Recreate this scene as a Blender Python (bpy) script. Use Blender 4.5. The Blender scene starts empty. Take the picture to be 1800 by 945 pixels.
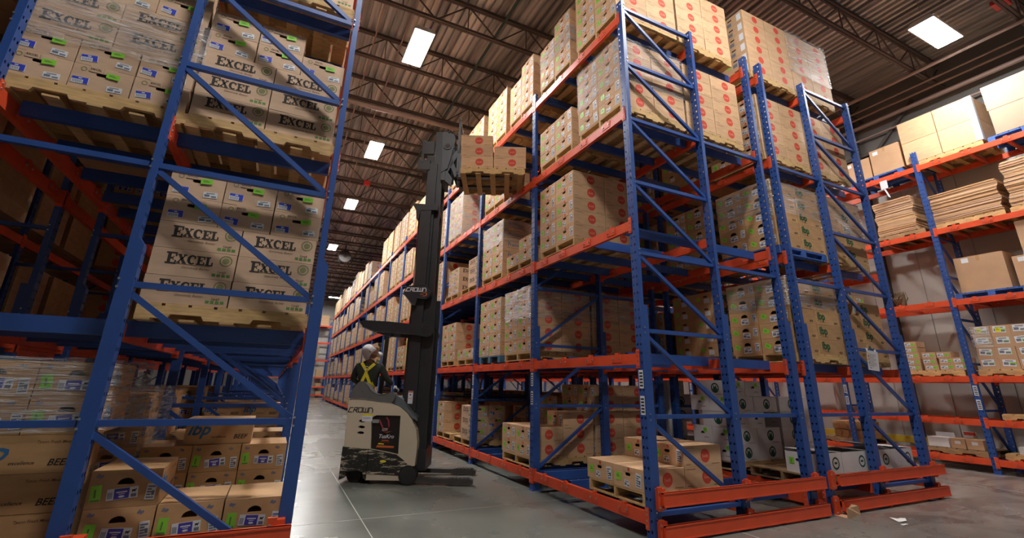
import bpy, math, random
from mathutils import Vector, Matrix, geometry
from mathutils.bvhtree import BVHTree
random.seed(7)
S = bpy.context.scene
COL = S.collection
PI = math.pi

# ------------------------------------------------------------------ materials
def srgb(r, g, b):
    f = lambda c: c / 12.92 if c <= .04045 else ((c + .055) / 1.055) ** 2.4
    return (f(r / 255), f(g / 255), f(b / 255), 1)

def mat(name, col, rough=.6, metal=0, noise=0, scale=8, stretch=(1, 1, 1), bump=0, rnd=0, wear=None, wear_lo=.62, wear_scale=6, spec=.5, coat=0):
    m = bpy.data.materials.new(name); m.use_nodes = True
    nt = m.node_tree; n = nt.nodes; b = n['Principled BSDF']
    b.inputs['Base Color'].default_value = col
    b.inputs['Roughness'].default_value = rough
    b.inputs['Metallic'].default_value = metal
    b.inputs['Specular IOR Level'].default_value = spec
    b.inputs['Coat Weight'].default_value = coat
    if not (noise or bump or rnd or wear):
        return m
    tc = n.new('ShaderNodeTexCoord'); mp = n.new('ShaderNodeMapping'); mp.inputs['Scale'].default_value = stretch
    nt.links.new(tc.outputs['Object'], mp.inputs['Vector'])
    nz = n.new('ShaderNodeTexNoise'); nz.inputs['Scale'].default_value = scale; nz.inputs['Detail'].default_value = 5
    nt.links.new(mp.outputs[0], nz.inputs['Vector'])
    out = None
    if noise:
        r = n.new('ShaderNodeMapRange'); r.inputs['From Min'].default_value = .3; r.inputs['From Max'].default_value = .7
        r.inputs['To Min'].default_value = 1 - noise; r.inputs['To Max'].default_value = 1 + noise
        nt.links.new(nz.outputs['Fac'], r.inputs['Value'])
        h = n.new('ShaderNodeHueSaturation'); h.inputs['Color'].default_value = col
        nt.links.new(r.outputs[0], h.inputs['Value']); out = h.outputs['Color']
    if rnd:
        oi = n.new('ShaderNodeObjectInfo'); r2 = n.new('ShaderNodeMapRange')
        r2.inputs['To Min'].default_value = 1 - rnd; r2.inputs['To Max'].default_value = 1 + rnd
        nt.links.new(oi.outputs['Random'], r2.inputs['Value'])
        h2 = n.new('ShaderNodeHueSaturation'); nt.links.new(r2.outputs[0], h2.inputs['Value'])
        if out: nt.links.new(out, h2.inputs['Color'])
        else: h2.inputs['Color'].default_value = col
        out = h2.outputs['Color']
    if wear:
        nw = n.new('ShaderNodeTexNoise'); nw.inputs['Scale'].default_value = wear_scale; nw.inputs['Detail'].default_value = 8
        nw.inputs['Roughness'].default_value = .7
        nt.links.new(mp.outputs[0], nw.inputs['Vector'])
        cr = n.new('ShaderNodeMapRange'); cr.inputs['From Min'].default_value = wear_lo; cr.inputs['From Max'].default_value = wear_lo + .04
        nt.links.new(nw.outputs['Fac'], cr.inputs['Value'])
        mx = n.new('ShaderNodeMix'); mx.data_type = 'RGBA'
        nt.links.new(cr.outputs[0], mx.inputs['Factor'])
        if out: nt.links.new(out, mx.inputs['A'])
        else: mx.inputs['A'].default_value = col
        mx.inputs['B'].default_value = wear; out = mx.outputs['Result']
    if out: nt.links.new(out, b.inputs['Base Color'])
    if bump:
        bp = n.new('ShaderNodeBump'); bp.inputs['Strength'].default_value = bump; bp.inputs['Distance'].default_value = .01
        nt.links.new(nz.outputs['Fac'], bp.inputs['Height']); nt.links.new(bp.outputs[0], b.inputs['Normal'])
    return m

def emit(name, col, k):
    m = bpy.data.materials.new(name); m.use_nodes = True; n = m.node_tree.nodes
    b = n['Principled BSDF']; b.inputs['Base Color'].default_value = (1, 1, 1, 1)
    b.inputs['Emission Color'].default_value = col; b.inputs['Emission Strength'].default_value = k
    return m

M = {}
M['card'] = mat('cardboard', srgb(202, 163, 124), .75, noise=.09, scale=5, rnd=.1, stretch=(1, 1, 3))
M['cardx'] = mat('cardboard_pale', srgb(206, 172, 142), .75, noise=.09, scale=5, rnd=.1, stretch=(1, 1, 3))
M['cardb'] = mat('cardboard_brown', srgb(192, 150, 104), .75, noise=.1, scale=5, rnd=.1, stretch=(1, 1, 3))
M['cardp'] = mat('cardboard_plain', srgb(194, 154, 118), .75, noise=.08, scale=3, rnd=.06)
M['cardl'] = mat('cardboard_light', srgb(158, 138, 114), .7, noise=.05, scale=3)
M['tape'] = mat('packing_tape', srgb(178, 136, 92), .35, noise=.05)
M['whitebox'] = mat('white_carton_board', srgb(214, 208, 206), .7, noise=.05, scale=4, rnd=.05)
M['ink'] = mat('black_ink_and_slot_shade', srgb(52, 44, 38), .8)
M['inkr'] = mat('brown_ink', srgb(92, 66, 46), .8)
M['inkline'] = mat('faint_ink', srgb(120, 84, 56), .8)
M['red'] = mat('red_ink', srgb(206, 72, 50), .75)
M['redtext'] = mat('pale_letter', srgb(222, 150, 120), .75)
M['ibpg'] = mat('green_ink', srgb(30, 84, 50), .75)
M['ibpb'] = mat('blue_ink', srgb(52, 108, 158), .75)
M['emb'] = mat('emblem_green', srgb(28, 78, 56), .75)
M['sealg'] = mat('seal_green', srgb(128, 128, 84), .8)
M['sqg'] = mat('square_green', srgb(96, 136, 70), .8)
M['green'] = mat('green_sticker_paper', srgb(140, 212, 62), .5)
M['yellow'] = mat('yellow_sticker_paper', srgb(226, 220, 30), .5)
M['paper'] = mat('label_paper', srgb(222, 224, 228), .5)
M['barc'] = mat('barcode_grey', srgb(112, 116, 128), .6)
M['lblue'] = mat('label_blue', srgb(52, 66, 190), .55)
M['lviol'] = mat('label_violet_blue', srgb(72, 66, 168), .55)
M['wood'] = mat('pallet_wood', srgb(196, 160, 108), .8, noise=.22, scale=7, stretch=(1, 6, 6), rnd=.12, wear=srgb(120, 92, 60), wear_lo=.66)
M['woodd'] = mat('pallet_wood_weathered', srgb(150, 122, 86), .85, noise=.25, scale=7, stretch=(1, 6, 6), rnd=.15)
M['bluewood'] = mat('blue_pallet_paint', srgb(54, 96, 170), .7, noise=.15, scale=8)
M['tealwood'] = mat('teal_pallet_paint', srgb(64, 112, 140), .7, noise=.15, scale=8)
M['blue'] = mat('rack_blue_paint', srgb(42, 76, 142), .42, noise=.08, scale=4, wear=srgb(110, 134, 190), wear_lo=.70, wear_scale=9)
M['orange'] = mat('rack_orange_paint', srgb(222, 80, 42), .42, noise=.07, scale=5, wear=srgb(150, 60, 40), wear_lo=.69, wear_scale=9)
M['steel'] = mat('galvanised_bolt', srgb(190, 190, 190), .35, metal=.9)
M['dark'] = mat('dark_rubber', srgb(30, 30, 30), .7)
M['black'] = mat('black_mast_steel', srgb(44, 45, 47), .38, noise=.15, scale=5)
M['greysteel'] = mat('grey_carriage_steel', srgb(70, 74, 78), .45, noise=.1, scale=5)
M['chrome'] = mat('chrome_rod', srgb(210, 210, 210), .15, metal=1)
M['cream'] = mat('cream_truck_paint', srgb(206, 194, 170), .4, noise=.04, scale=3)
M['hood'] = mat('grey_moulded_plastic', srgb(98, 98, 96), .6, noise=.06, scale=9)
M['bluegrey'] = mat('blue_grey_plastic', srgb(96, 104, 108), .5)
M['skirt'] = mat('scuffed_black_skirt', srgb(36, 36, 32), .6, wear=srgb(190, 178, 156), wear_lo=.545, wear_scale=5, stretch=(1, 1, 5))
M['battery'] = mat('battery_case_black', srgb(30, 24, 22), .5)
M['flame'] = mat('battery_orange_print', srgb(208, 104, 44), .5)
M['silver'] = mat('silver_print', srgb(214, 214, 218), .4)
M['cable'] = mat('red_cable', srgb(150, 48, 60), .5)
M['connector'] = mat('grey_connector', srgb(150, 150, 150), .5)
M['legsteel'] = mat('worn_leg_steel', srgb(70, 66, 62), .55, noise=.2, scale=8, wear=srgb(120, 112, 104), wear_lo=.64)
M['skin'] = mat('skin', srgb(172, 116, 88), .55)
M['lips'] = mat('lips', srgb(140, 80, 70), .5)
M['jacket'] = mat('dark_green_jacket', srgb(42, 46, 40), .85, noise=.12, scale=12, bump=.3)
M['trousers'] = mat('navy_trousers', srgb(34, 38, 50), .85)
M['harness'] = mat('yellow_webbing', srgb(230, 214, 46), .6)
M['vest'] = mat('dark_olive_webbing', srgb(60, 62, 34), .8)
M['cap'] = mat('white_cap_cloth', srgb(226, 226, 228), .8, noise=.06, scale=14, bump=.4)
M['glass_frame'] = mat('black_glasses', srgb(24, 22, 22), .3)
M['glove'] = mat('white_glove', srgb(216, 216, 214), .8)
M['shoe'] = mat('black_boot', srgb(24, 24, 24), .6)
M['joist'] = mat('joist_primer', srgb(84, 72, 68), .7, noise=.1, scale=2)
M['pipe'] = mat('pipe_paint', srgb(150, 128, 120), .5, noise=.06, scale=2)
M['pipeg'] = mat('green_pipe_paint', srgb(44, 70, 62), .5)
M['whitewall'] = mat('wall_panel_white', srgb(188, 183, 176), .5, noise=.03, scale=1)
M['greywall'] = mat('upper_wall_grey', srgb(100, 98, 96), .7, noise=.04, scale=1)
M['seam'] = mat('panel_seam', srgb(150, 146, 140), .6)
M['fixture'] = mat('lamp_housing_white', srgb(210, 210, 206), .5)
M['lamp'] = emit('lamp_diffuser_light', (1, .98, .955, 1), 52)
M['redbox'] = mat('red_alarm_plastic', srgb(196, 40, 40), .4)
M['crate'] = mat('brown_wrap', srgb(108, 84, 60), .7, noise=.2, scale=10)
M['steeldark'] = mat('building_steel', srgb(72, 66, 64), .7, noise=.1, scale=3)
M['yguard'] = mat('yellow_guard_paint', srgb(196, 170, 50), .5)
M['paperscrap'] = mat('paper_scrap', srgb(226, 224, 220), .7)

def film_material():
    m = bpy.data.materials.new('stretch_film'); m.use_nodes = True
    nt = m.node_tree; n = nt.nodes; n.clear()
    o = n.new('ShaderNodeOutputMaterial'); mix = n.new('ShaderNodeMixShader')
    tr = n.new('ShaderNodeBsdfTransparent'); tr.inputs['Color'].default_value = (.97, .97, .97, 1)
    p = n.new('ShaderNodeBsdfPrincipled'); p.inputs['Base Color'].default_value = (.78, .78, .80, 1)
    p.inputs['Roughness'].default_value = .3; p.inputs['Metallic'].default_value = .35; p.inputs['Specular IOR Level'].default_value = .9
    tc = n.new('ShaderNodeTexCoord'); mp = n.new('ShaderNodeMapping'); mp.inputs['Scale'].default_value = (2.2, 2.2, 26)
    nz = n.new('ShaderNodeTexNoise'); nz.inputs['Scale'].default_value = 1.6; nz.inputs['Detail'].default_value = 6; nz.inputs['Distortion'].default_value = .6
    nt.links.new(tc.outputs['Object'], mp.inputs[0]); nt.links.new(mp.outputs[0], nz.inputs[0])
    r = n.new('ShaderNodeMapRange'); r.inputs['From Min'].default_value = .36; r.inputs['From Max'].default_value = .72
    r.inputs['To Min'].default_value = .05; r.inputs['To Max'].default_value = .5
    nt.links.new(nz.outputs['Fac'], r.inputs['Value']); nt.links.new(r.outputs[0], mix.inputs['Fac'])
    bp = n.new('ShaderNodeBump'); bp.inputs['Strength'].default_value = 1; bp.inputs['Distance'].default_value = .06
    nt.links.new(nz.outputs['Fac'], bp.inputs['Height']); nt.links.new(bp.outputs[0], p.inputs['Normal'])
    nt.links.new(tr.outputs[0], mix.inputs[1]); nt.links.new(p.outputs[0], mix.inputs[2]); nt.links.new(mix.outputs[0], o.inputs['Surface'])
    return m
M['film'] = film_material()

def floor_material():
    m = bpy.data.materials.new('polished_concrete'); m.use_nodes = True
    nt = m.node_tree; n = nt.nodes; L = nt.links.new; b = n['Principled BSDF']
    geo = n.new('ShaderNodeNewGeometry'); sep = n.new('ShaderNodeSeparateXYZ'); L(geo.outputs['Position'], sep.inputs[0])
    n1 = n.new('ShaderNodeTexNoise'); n1.inputs['Scale'].default_value = .55; n1.inputs['Detail'].default_value = 7; n1.inputs['Roughness'].default_value = .5
    L(geo.outputs['Position'], n1.inputs['Vector'])
    ramp = n.new('ShaderNodeValToRGB'); e = ramp.color_ramp.elements
    e[0].position = .3; e[0].color = srgb(96, 99, 93); e[1].position = .72; e[1].color = srgb(132, 134, 126)
    L(n1.outputs['Fac'], ramp.inputs[0])
    # browner, more stained concrete in the side aisle
    mr = n.new('ShaderNodeMapRange'); mr.inputs['From Min'].default_value = 4.5; mr.inputs['From Max'].default_value = 8.5; L(sep.outputs['X'], mr.inputs['Value'])
    n2 = n.new('ShaderNodeTexNoise'); n2.inputs['Scale'].default_value = 1.6; n2.inputs['Detail'].default_value = 8; n2.inputs['Distortion'].default_value = .8
    mp = n.new('ShaderNodeMapping'); mp.inputs['Scale'].default_value = (.8, 1.8, 1); mp.inputs['Rotation'].default_value = (0, 0, .4)
    L(geo.outputs['Position'], mp.inputs[0]); L(mp.outputs[0], n2.inputs['Vector'])
    r2 = n.new('ShaderNodeValToRGB'); e = r2.color_ramp.elements
    e[0].position = .34; e[0].color = srgb(88, 80, 75); e[1].position = .68; e[1].color = srgb(136, 128, 120)
    L(n2.outputs['Fac'], r2.inputs[0])
    mx = n.new('ShaderNodeMix'); mx.data_type = 'RGBA'; L(mr.outputs[0], mx.inputs['Factor']); L(ramp.outputs[0], mx.inputs['A']); L(r2.outputs[0], mx.inputs['B'])
    # scuffs: thin pale streaks
    w = n.new('ShaderNodeTexNoise'); w.inputs['Scale'].default_value = 2.0; w.inputs['Detail'].default_value = 3
    mp2 = n.new('ShaderNodeMapping'); mp2.inputs['Scale'].default_value = (6, .5, 1); mp2.inputs['Rotation'].default_value = (0, 0, .9)
    L(geo.outputs['Position'], mp2.inputs[0]); L(mp2.outputs[0], w.inputs['Vector'])
    wr = n.new('ShaderNodeMapRange'); wr.inputs['From Min'].default_value = .68; wr.inputs['From Max'].default_value = .74; wr.inputs['To Max'].default_value = .14
    L(w.outputs['Fac'], wr.inputs['Value'])
    mx2 = n.new('ShaderNodeMix'); mx2.data_type = 'RGBA'; L(wr.outputs[0], mx2.inputs['Factor']); L(mx.outputs['Result'], mx2.inputs['A']); mx2.inputs['B'].default_value = srgb(176, 176, 170)
    L(mx2.outputs['Result'], b.inputs['Base Color'])
    rr = n.new('ShaderNodeMapRange'); rr.inputs['To Min'].default_value = .2; rr.inputs['To Max'].default_value = .34; L(n1.outputs['Fac'], rr.inputs['Value'])
    L(rr.outputs[0], b.inputs['Roughness'])
    bp = n.new('ShaderNodeBump'); bp.inputs['Strength'].default_value = .06; L(n1.outputs['Fac'], bp.inputs['Height']); L(bp.outputs[0], b.inputs['Normal'])
    return m
M['floor'] = floor_material()
M['joint'] = mat('control_joint_filler', srgb(170, 170, 164), .5)

def deck_material():
    m = bpy.data.materials.new('roof_deck_steel'); m.use_nodes = True
    nt = m.node_tree; n = nt.nodes; L = nt.links.new; b = n['Principled BSDF']
    geo = n.new('ShaderNodeNewGeometry'); mp = n.new('ShaderNodeMapping'); mp.inputs['Scale'].default_value = (3.2, .12, 1)
    L(geo.outputs['Position'], mp.inputs[0]); nz = n.new('ShaderNodeTexNoise'); nz.inputs['Scale'].default_value = 1.4; nz.inputs['Detail'].default_value = 4
    L(mp.outputs[0], nz.inputs['Vector']); r = n.new('ShaderNodeValToRGB'); e = r.color_ramp.elements
    e[0].position = .36; e[0].color = srgb(140, 136, 134); e[1].position = .66; e[1].color = srgb(214, 208, 204)
    L(nz.outputs['Fac'], r.inputs[0]); L(r.outputs[0], b.inputs['Base Color'])
    b.inputs['Roughness'].default_value = .42; b.inputs['Metallic'].default_value = .4
    return m
M['deck'] = deck_material()

# ------------------------------------------------------------------ mesh building
class MB:
    def __init__(s): s.v = []; s.f = []; s.m = []; s.T = None
    def p(s, pts):
        i = len(s.v)
        s.v += [tuple(s.T @ Vector(q)) if s.T else tuple(q) for q in pts]; return i
    def poly(s, pts, m): i = s.p(pts); s.f.append(tuple(range(i, i + len(pts)))); s.m.append(m)
    def faces(s, pts, fs, m):
        i = s.p(pts)
        for q in fs: s.f.append(tuple(i + k for k in q)); s.m.append(m)
    def box(s, x0, y0, z0, x1, y1, z1, m):
        s.faces([(x0, y0, z0), (x1, y0, z0), (x1, y1, z0), (x0, y1, z0), (x0, y0, z1), (x1, y0, z1), (x1, y1, z1), (x0, y1, z1)],
                [(0, 3, 2, 1), (4, 5, 6, 7), (0, 1, 5, 4), (1, 2, 6, 5), (2, 3, 7, 6), (3, 0, 4, 7)], m)
    def bar(s, a, b, w, h, m, up=(0, 0, 1)):
        a = Vector(a); b = Vector(b); d = (b - a).normalized(); u = Vector(up)
        if abs(d.dot(u)) > .95: u = Vector((1, 0, 0))
        r = d.cross(u).normalized() * (w / 2); t = r.cross(d).normalized() * (h / 2)
        s.faces([a - r - t, a + r - t, a + r + t, a - r + t, b - r - t, b + r - t, b + r + t, b - r + t],
                [(0, 3, 2, 1), (4, 5, 6, 7), (0, 1, 5, 4), (1, 2, 6, 5), (2, 3, 7, 6), (3, 0, 4, 7)], m)
    def tube(s, path, r, m, n=10, cap=True):
        path = [Vector(q) for q in path]; R = r if isinstance(r, (list, tuple)) else [r] * len(path); rings = []
        for k, q in enumerate(path):
            d = (path[min(k + 1, len(path) - 1)] - path[max(k - 1, 0)]).normalized()
            u = Vector((0, 0, 1)) if abs(d.z) < .9 else Vector((1, 0, 0))
            a = d.cross(u).normalized(); b = d.cross(a)
            rings.append(s.p([q + (a * math.cos(t) + b * math.sin(t)) * R[k] for t in (2 * PI * j / n for j in range(n))]))
        for k in range(len(path) - 1):
            for j in range(n):
                s.f.append((rings[k] + j, rings[k] + (j + 1) % n, rings[k + 1] + (j + 1) % n, rings[k + 1] + j)); s.m.append(m)
        if cap:
            s.f.append(tuple(rings[0] + j for j in range(n))[::-1]); s.m.append(m)
            s.f.append(tuple(rings[-1] + j for j in range(n))); s.m.append(m)
    def cyl(s, a, b, r, m, n=16): s.tube([a, b], r, m, n)
    def prism(s, poly, y0, y1, m, mcap=None):           # poly in (x, z), extruded along y
        n = len(poly); tri = geometry.tessellate_polygon([[Vector((x, z, 0)) for x, z in poly]])
        a = s.p([(x, y0, z) for x, z in poly]); b = s.p([(x, y1, z) for x, z in poly])
        for t in tri:
            s.f.append(tuple(a + k for k in t)); s.m.append(mcap or m); s.f.append(tuple(b + k for k in t[::-1])); s.m.append(mcap or m)
        for k in range(n): s.f.append((a + k, a + (k + 1) % n, b + (k + 1) % n, b + k)); s.m.append(m)
    def holed(s, fr, outer, holes, m, depth=0, mw=None, mb=None):     # face with openings, each with a recess
        loops = [outer] + holes; flat = [q for l in loops for q in l]
        tri = geometry.tessellate_polygon([[Vector((u, v, 0)) for u, v in l] for l in loops])
        i = s.p([fr(u, v, 0) for u, v in flat])
        for t in tri: s.f.append(tuple(i + k for k in t)); s.m.append(m)
        if depth:
            for l in holes:
                a = s.p([fr(u, v, 0) for u, v in l]); b = s.p([fr(u, v, -depth) for u, v in l]); n = len(l)
                for k in range(n): s.f.append((a + k, a + (k + 1) % n, b + (k + 1) % n, b + k)); s.m.append(mw or m)
                s.f.append(tuple(range(b, b + n))); s.m.append(mb or mw or m)
    def rect(s, fr, u0, v0, u1, v1, m, off=.001): s.poly([fr(u0, v0, off), fr(u1, v0, off), fr(u1, v1, off), fr(u0, v1, off)], m)
    def disc(s, fr, u, v, r, m, off=.001, n=20, ry=None):
        ry = ry or r; s.poly([fr(u + r * math.cos(2 * PI * k / n), v + ry * math.sin(2 * PI * k / n), off) for k in range(n)], m)
    def ring(s, fr, u, v, r0, r1, m, off=.001, n=24):
        for k in range(n):
            a, b = 2 * PI * k / n, 2 * PI * (k + 1) / n
            s.poly([fr(u + r0 * math.cos(a), v + r0 * math.sin(a), off), fr(u + r1 * math.cos(a), v + r1 * math.sin(a), off),
                    fr(u + r1 * math.cos(b), v + r1 * math.sin(b), off), fr(u + r0 * math.cos(b), v + r0 * math.sin(b), off)], m)
    def shape(s, fr, sh, u, v, m, k=1, off=.0015, shear=0):        # sh = (2d verts, faces)
        s.faces([fr(u + (x + shear * y) * k, v + y * k, off) for x, y in sh[0]], sh[1], m)
    def mesh(s, name, smooth=False):
        me = bpy.data.meshes.new(name); me.from_pydata(s.v, [], s.f); mm = []
        for q in s.m:
            if q not in mm: mm.append(q)
        for q in mm: me.materials.append(M[q])
        idx = {q: k for k, q in enumerate(mm)}
        me.polygons.foreach_set('material_index', [idx[q] for q in s.m])
        if smooth: me.polygons.foreach_set('use_smooth', [True] * len(s.f))
        me.update(); return me
    def build(s, name, parent=None, smooth=False, bevel=0, loc=None):
        o = obj(name, s.mesh(name, smooth), parent)
        if loc: o.location = loc
        if bevel:
            b = o.modifiers.new('edge', 'BEVEL'); b.width = bevel; b.segments = 2; b.limit_method = 'ANGLE'; b.angle_limit = .6
        return o

def obj(name, data, parent=None):
    o = bpy.data.objects.new(name, data); COL.objects.link(o)
    if parent: o.parent = parent
    return o
def tag(o, label, cat, group=None):
    o['label'] = label; o['category'] = cat
    if group: o['group'] = group
    return o
def empty(name, loc, rz=0):
    o = bpy.data.objects.new(name, None); COL.objects.link(o); o.location = loc; o.rotation_euler = (0, 0, rz); o.empty_display_size = .1; return o
def struct(name, mb, **k): o = mb.build(name, **k); o['kind'] = 'structure'; return o
def frame(o, U, V):
    o, U, V = Vector(o), Vector(U), Vector(V); N = U.cross(V).normalized()
    return lambda u, v, d=0: o + U * u + V * v + N * d
def copy_tree(o, parent=None):
    c = o.copy(); COL.objects.link(c)
    if parent: c.parent = parent
    for ch in list(o.children): copy_tree(ch, c)
    return c

# ------------------------------------------------------------------ lettering
_tx = {}
def text(s, h=1, bold=.0):
    key = (s, bold)
    if key not in _tx:
        cu = bpy.data.curves.new('lettering', 'FONT'); cu.body = s; cu.offset = bold; cu.resolution_u = 2
        o = bpy.data.objects.new('lettering', cu); COL.objects.link(o)
        dg = bpy.context.evaluated_depsgraph_get(); me = o.evaluated_get(dg).to_mesh()
        vs = [(v.co.x, v.co.y) for v in me.vertices]; fs = [tuple(p.vertices) for p in me.polygons]
        o.evaluated_get(dg).to_mesh_clear(); bpy.data.objects.remove(o); bpy.data.curves.remove(cu)
        xs = [v[0] for v in vs]; cx = (min(xs) + max(xs)) / 2; k = 1 / .73
        _tx[key] = ([((x - cx) * k, y * k - .5) for x, y in vs], fs)
    vs, fs = _tx[key]
    return ([(x * h, y * h) for x, y in vs], fs)
def rects(*rs):
    v = []; f = []
    for a, b, c, d in rs: i = len(v); v += [(a, b), (c, b), (c, d), (a, d)]; f.append((i, i + 1, i + 2, i + 3))
    return v, f
def join(parts, gap):
    v = []; f = []; x = 0
    for (pv, pf), w in parts:
        i = len(v); v += [(a + x, b) for a, b in pv]; f += [tuple(i + k for k in q) for q in pf]; x += w + gap
    return [(a - x / 2, b - .5) for a, b in v], f
def slab_word():                                                    # heavy slab-serif capitals
    E = rects((0, 0, .9, .14), (.14, .14, .42, .86), (0, .86, .9, 1), (.76, .14, .9, .34), (.76, .66, .9, .86), (.42, .43, .62, .57), (.58, .34, .68, .43), (.58, .57, .68, .66))
    big = ([(x * 1.25, y * 1.3 - .15) for x, y in E[0]], E[1])
    X = rects((0, 0, .38, .13), (.56, 0, 1.0, .13), (0, .87, .42, 1), (.6, .87, .98, 1))
    for q in ([(.06, .13), (.24, .13), (.86, .87), (.70, .87)], [(.56, .13), (.9, .13), (.42, .87), (.08, .87)]):
        i = len(X[0]); X[0].extend(q); X[1].append((i, i + 1, i + 2, i + 3))
    n = 16; C = ([], [])
    for k in range(n):
        for j in (0, 1):
            t = math.radians(48 + 264 * (k + j) / n)
            C[0].extend([(.5 + .5 * math.cos(t), .5 + .52 * math.sin(t)), (.54 + .22 * math.cos(t), .5 + .36 * math.sin(t))])
        i = 4 * k; C[1].append((i, i + 2, i + 3, i + 1))
    i = len(C[0]); C[0].extend([(.74, .62), (.88, .62), (.88, 1), (.74, .86)]); C[1].append((i, i + 1, i + 2, i + 3))
    L_ = rects((0, 0, .86, .14), (.14, .14, .42, .86), (0, .86, .56, 1), (.7, .14, .86, .42))
    return join([(big, 1.12), (X, 1.0), (C, .92), (E, .9), (L_, .86)], .05)
SLAB = slab_word(); SLAB = ([(x * .86, y) for x, y in SLAB[0]], SLAB[1])
def stroke(path, w):
    v = []; f = []
    for (ax, ay), (bx, by) in zip(path, path[1:]):
        d = Vector((bx - ax, by - ay)).normalized() * (w / 2); nx, ny = -d.y, d.x; i = len(v)
        v += [(ax - d.x + nx, ay - d.y + ny), (ax - d.x - nx, ay - d.y - ny), (bx + d.x - nx, by + d.y - ny), (bx + d.x + nx, by + d.y + ny)]
        f.append((i, i + 1, i + 2, i + 3))
    return v, f
def merge(*sh):
    v = []; f = []
    for a, b in sh: i = len(v); v += a; f += [tuple(i + k for k in q) for q in b]
    return v, f
W_ = .23
ANGULAR = join([(stroke([(1, 1), (.35, 1), (0, .0), (.85, 0)], W_), 1.0),
                (merge(stroke([(0, 0), (.2, 1), (.9, 1), (.8, .5), (.3, .5)], W_), stroke([(.45, .5), (.9, 0)], W_)), .95),
                (stroke([(0, 0), (0, 1), (.9, 1), (.9, 0), (0, 0)], W_), .95),
                (merge(stroke([(0, 1), (0, 0), (1.1, 0), (1.1, 1)], W_), stroke([(.55, 0), (.55, .9)], W_)), 1.15),
                (stroke([(0, 0), (0, 1), (.65, 1), (.95, .5), (.95, 0)], W_), .95)], .22)
# ------------------------------------------------------------------ cartons
def slot_loop(cu, cv, w, h, arch=False):
    if arch:
        return [(cu - w / 2, cv - h / 2), (cu + w / 2, cv - h / 2)] + [(cu + w / 2 * math.cos(t), cv - h / 2 + h * math.sin(t)) for t in (PI * k / 8 for k in range(1, 8))]
    r = h / 2; pts = []
    for k in range(5): t = -PI / 2 + PI * k / 4; pts.append((cu + w / 2 - r + r * math.cos(t), cv + r * math.sin(t)))
    for k in range(5): t = PI / 2 + PI * k / 4; pts.append((cu - w / 2 + r + r * math.cos(t), cv + r * math.sin(t)))
    return pts

def label_mesh(name, w, h, kind):
    b = MB(); fr = frame((0, 0, 0), (1, 0, 0), (0, 1, 0))
    base = {'green': 'green', 'yellow': 'yellow'}.get(kind, 'paper')
    b.faces([(-w / 2, -h / 2, 0), (w / 2, -h / 2, 0), (w / 2, h / 2, 0), (-w / 2, h / 2, 0), (-w / 2, -h / 2, .0015), (w / 2, -h / 2, .0015), (w / 2, h / 2, .0015), (-w / 2, h / 2, .0015)],
            [(0, 3, 2, 1), (4, 5, 6, 7), (0, 1, 5, 4), (1, 2, 6, 5), (2, 3, 7, 6), (3, 0, 4, 7)], base)
    o = .0022
    if kind in ('green', 'yellow'):
        dk = 'sqg'
        if h > w: b.rect(fr, -.15 * w, -.25 * h, .02 * w, .25 * h, dk, o); b.rect(fr, -.4 * w, -.47 * h, .4 * w, -.38 * h, dk, o)
        else: b.rect(fr, -.3 * w, -.1 * h, .25 * w, .02 * h, dk, o); b.rect(fr, -.3 * w, .14 * h, .1 * w, .22 * h, dk, o)
    elif kind == 'tall':
        for k in range(5): b.rect(fr, -.4 * w, (-.42 + .17 * k) * h, (.05 if k % 2 else .4) * w, (-.32 + .17 * k) * h, 'barc', o)
        b.rect(fr, .1 * w, -.25 * h, .4 * w, .05 * h, 'barc', o)
    elif kind == 'wide':
        b.rect(fr, -.42 * w, -.3 * h, -.05 * w, .1 * h, 'barc', o); b.rect(fr, .05 * w, -.35 * h, .42 * w, -.1 * h, 'barc', o); b.rect(fr, -.3 * w, .22 * h, .3 * w, .36 * h, 'barc', o)
    elif kind == 'bluelab':      # blue band over a barcode with a blue corner
        b.rect(fr, -.48 * w, .1 * h, .48 * w, .48 * h, 'lblue', o); b.rect(fr, .2 * w, -.46 * h, .48 * w, .1 * h, 'lblue', o)
        for k in range(7): b.rect(fr, (-.42 + .085 * k) * w, -.4 * h, (-.38 + .085 * k) * w, .0, 'barc', o)
        b.rect(fr, -.1 * w, .22 * h, .1 * w, .36 * h, 'paper', o + .0006)
    elif kind == 'brand':        # barcode, violet-blue field, cow mark
        for k in range(4): b.rect(fr, (-.47 + .04 * k) * w, -.38 * h, (-.445 + .04 * k) * w, .2 * h, 'barc', o)
        b.rect(fr, -.27 * w, -.46 * h, .22 * w, .46 * h, 'lviol', o)
        b.rect(fr, -.2 * w, .08 * h, .15 * w, .2 * h, 'paper', o + .0006); b.rect(fr, -.12 * w, -.06 * h, .08 * w, .0, 'paper', o + .0006)
        b.disc(fr, -.02 * w, -.26 * h, .1 * w, 'paper', o + .0006, 14, .1 * h)
        b.rect(fr, .28 * w, -.42 * h, .46 * w, -.12 * h, 'barc', o)
        b.rect(fr, .3 * w, .08 * h, .42 * w, .24 * h, 'ink', o); b.rect(fr, .31 * w, -.02 * h, .33 * w, .1 * h, 'ink', o); b.rect(fr, .39 * w, -.02 * h, .41 * w, .1 * h, 'ink', o); b.rect(fr, .41 * w, .18 * h, .45 * w, .28 * h, 'ink', o)
    return b.mesh(name)
LAB = {}
def lab(kind, w, h):
    k = (kind, w, h)
    if k not in LAB: LAB[k] = label_mesh({'green': 'green_sticker', 'yellow': 'yellow_sticker'}.get(kind, 'shipping_label'), w, h, kind)
    return LAB[k]

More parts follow.
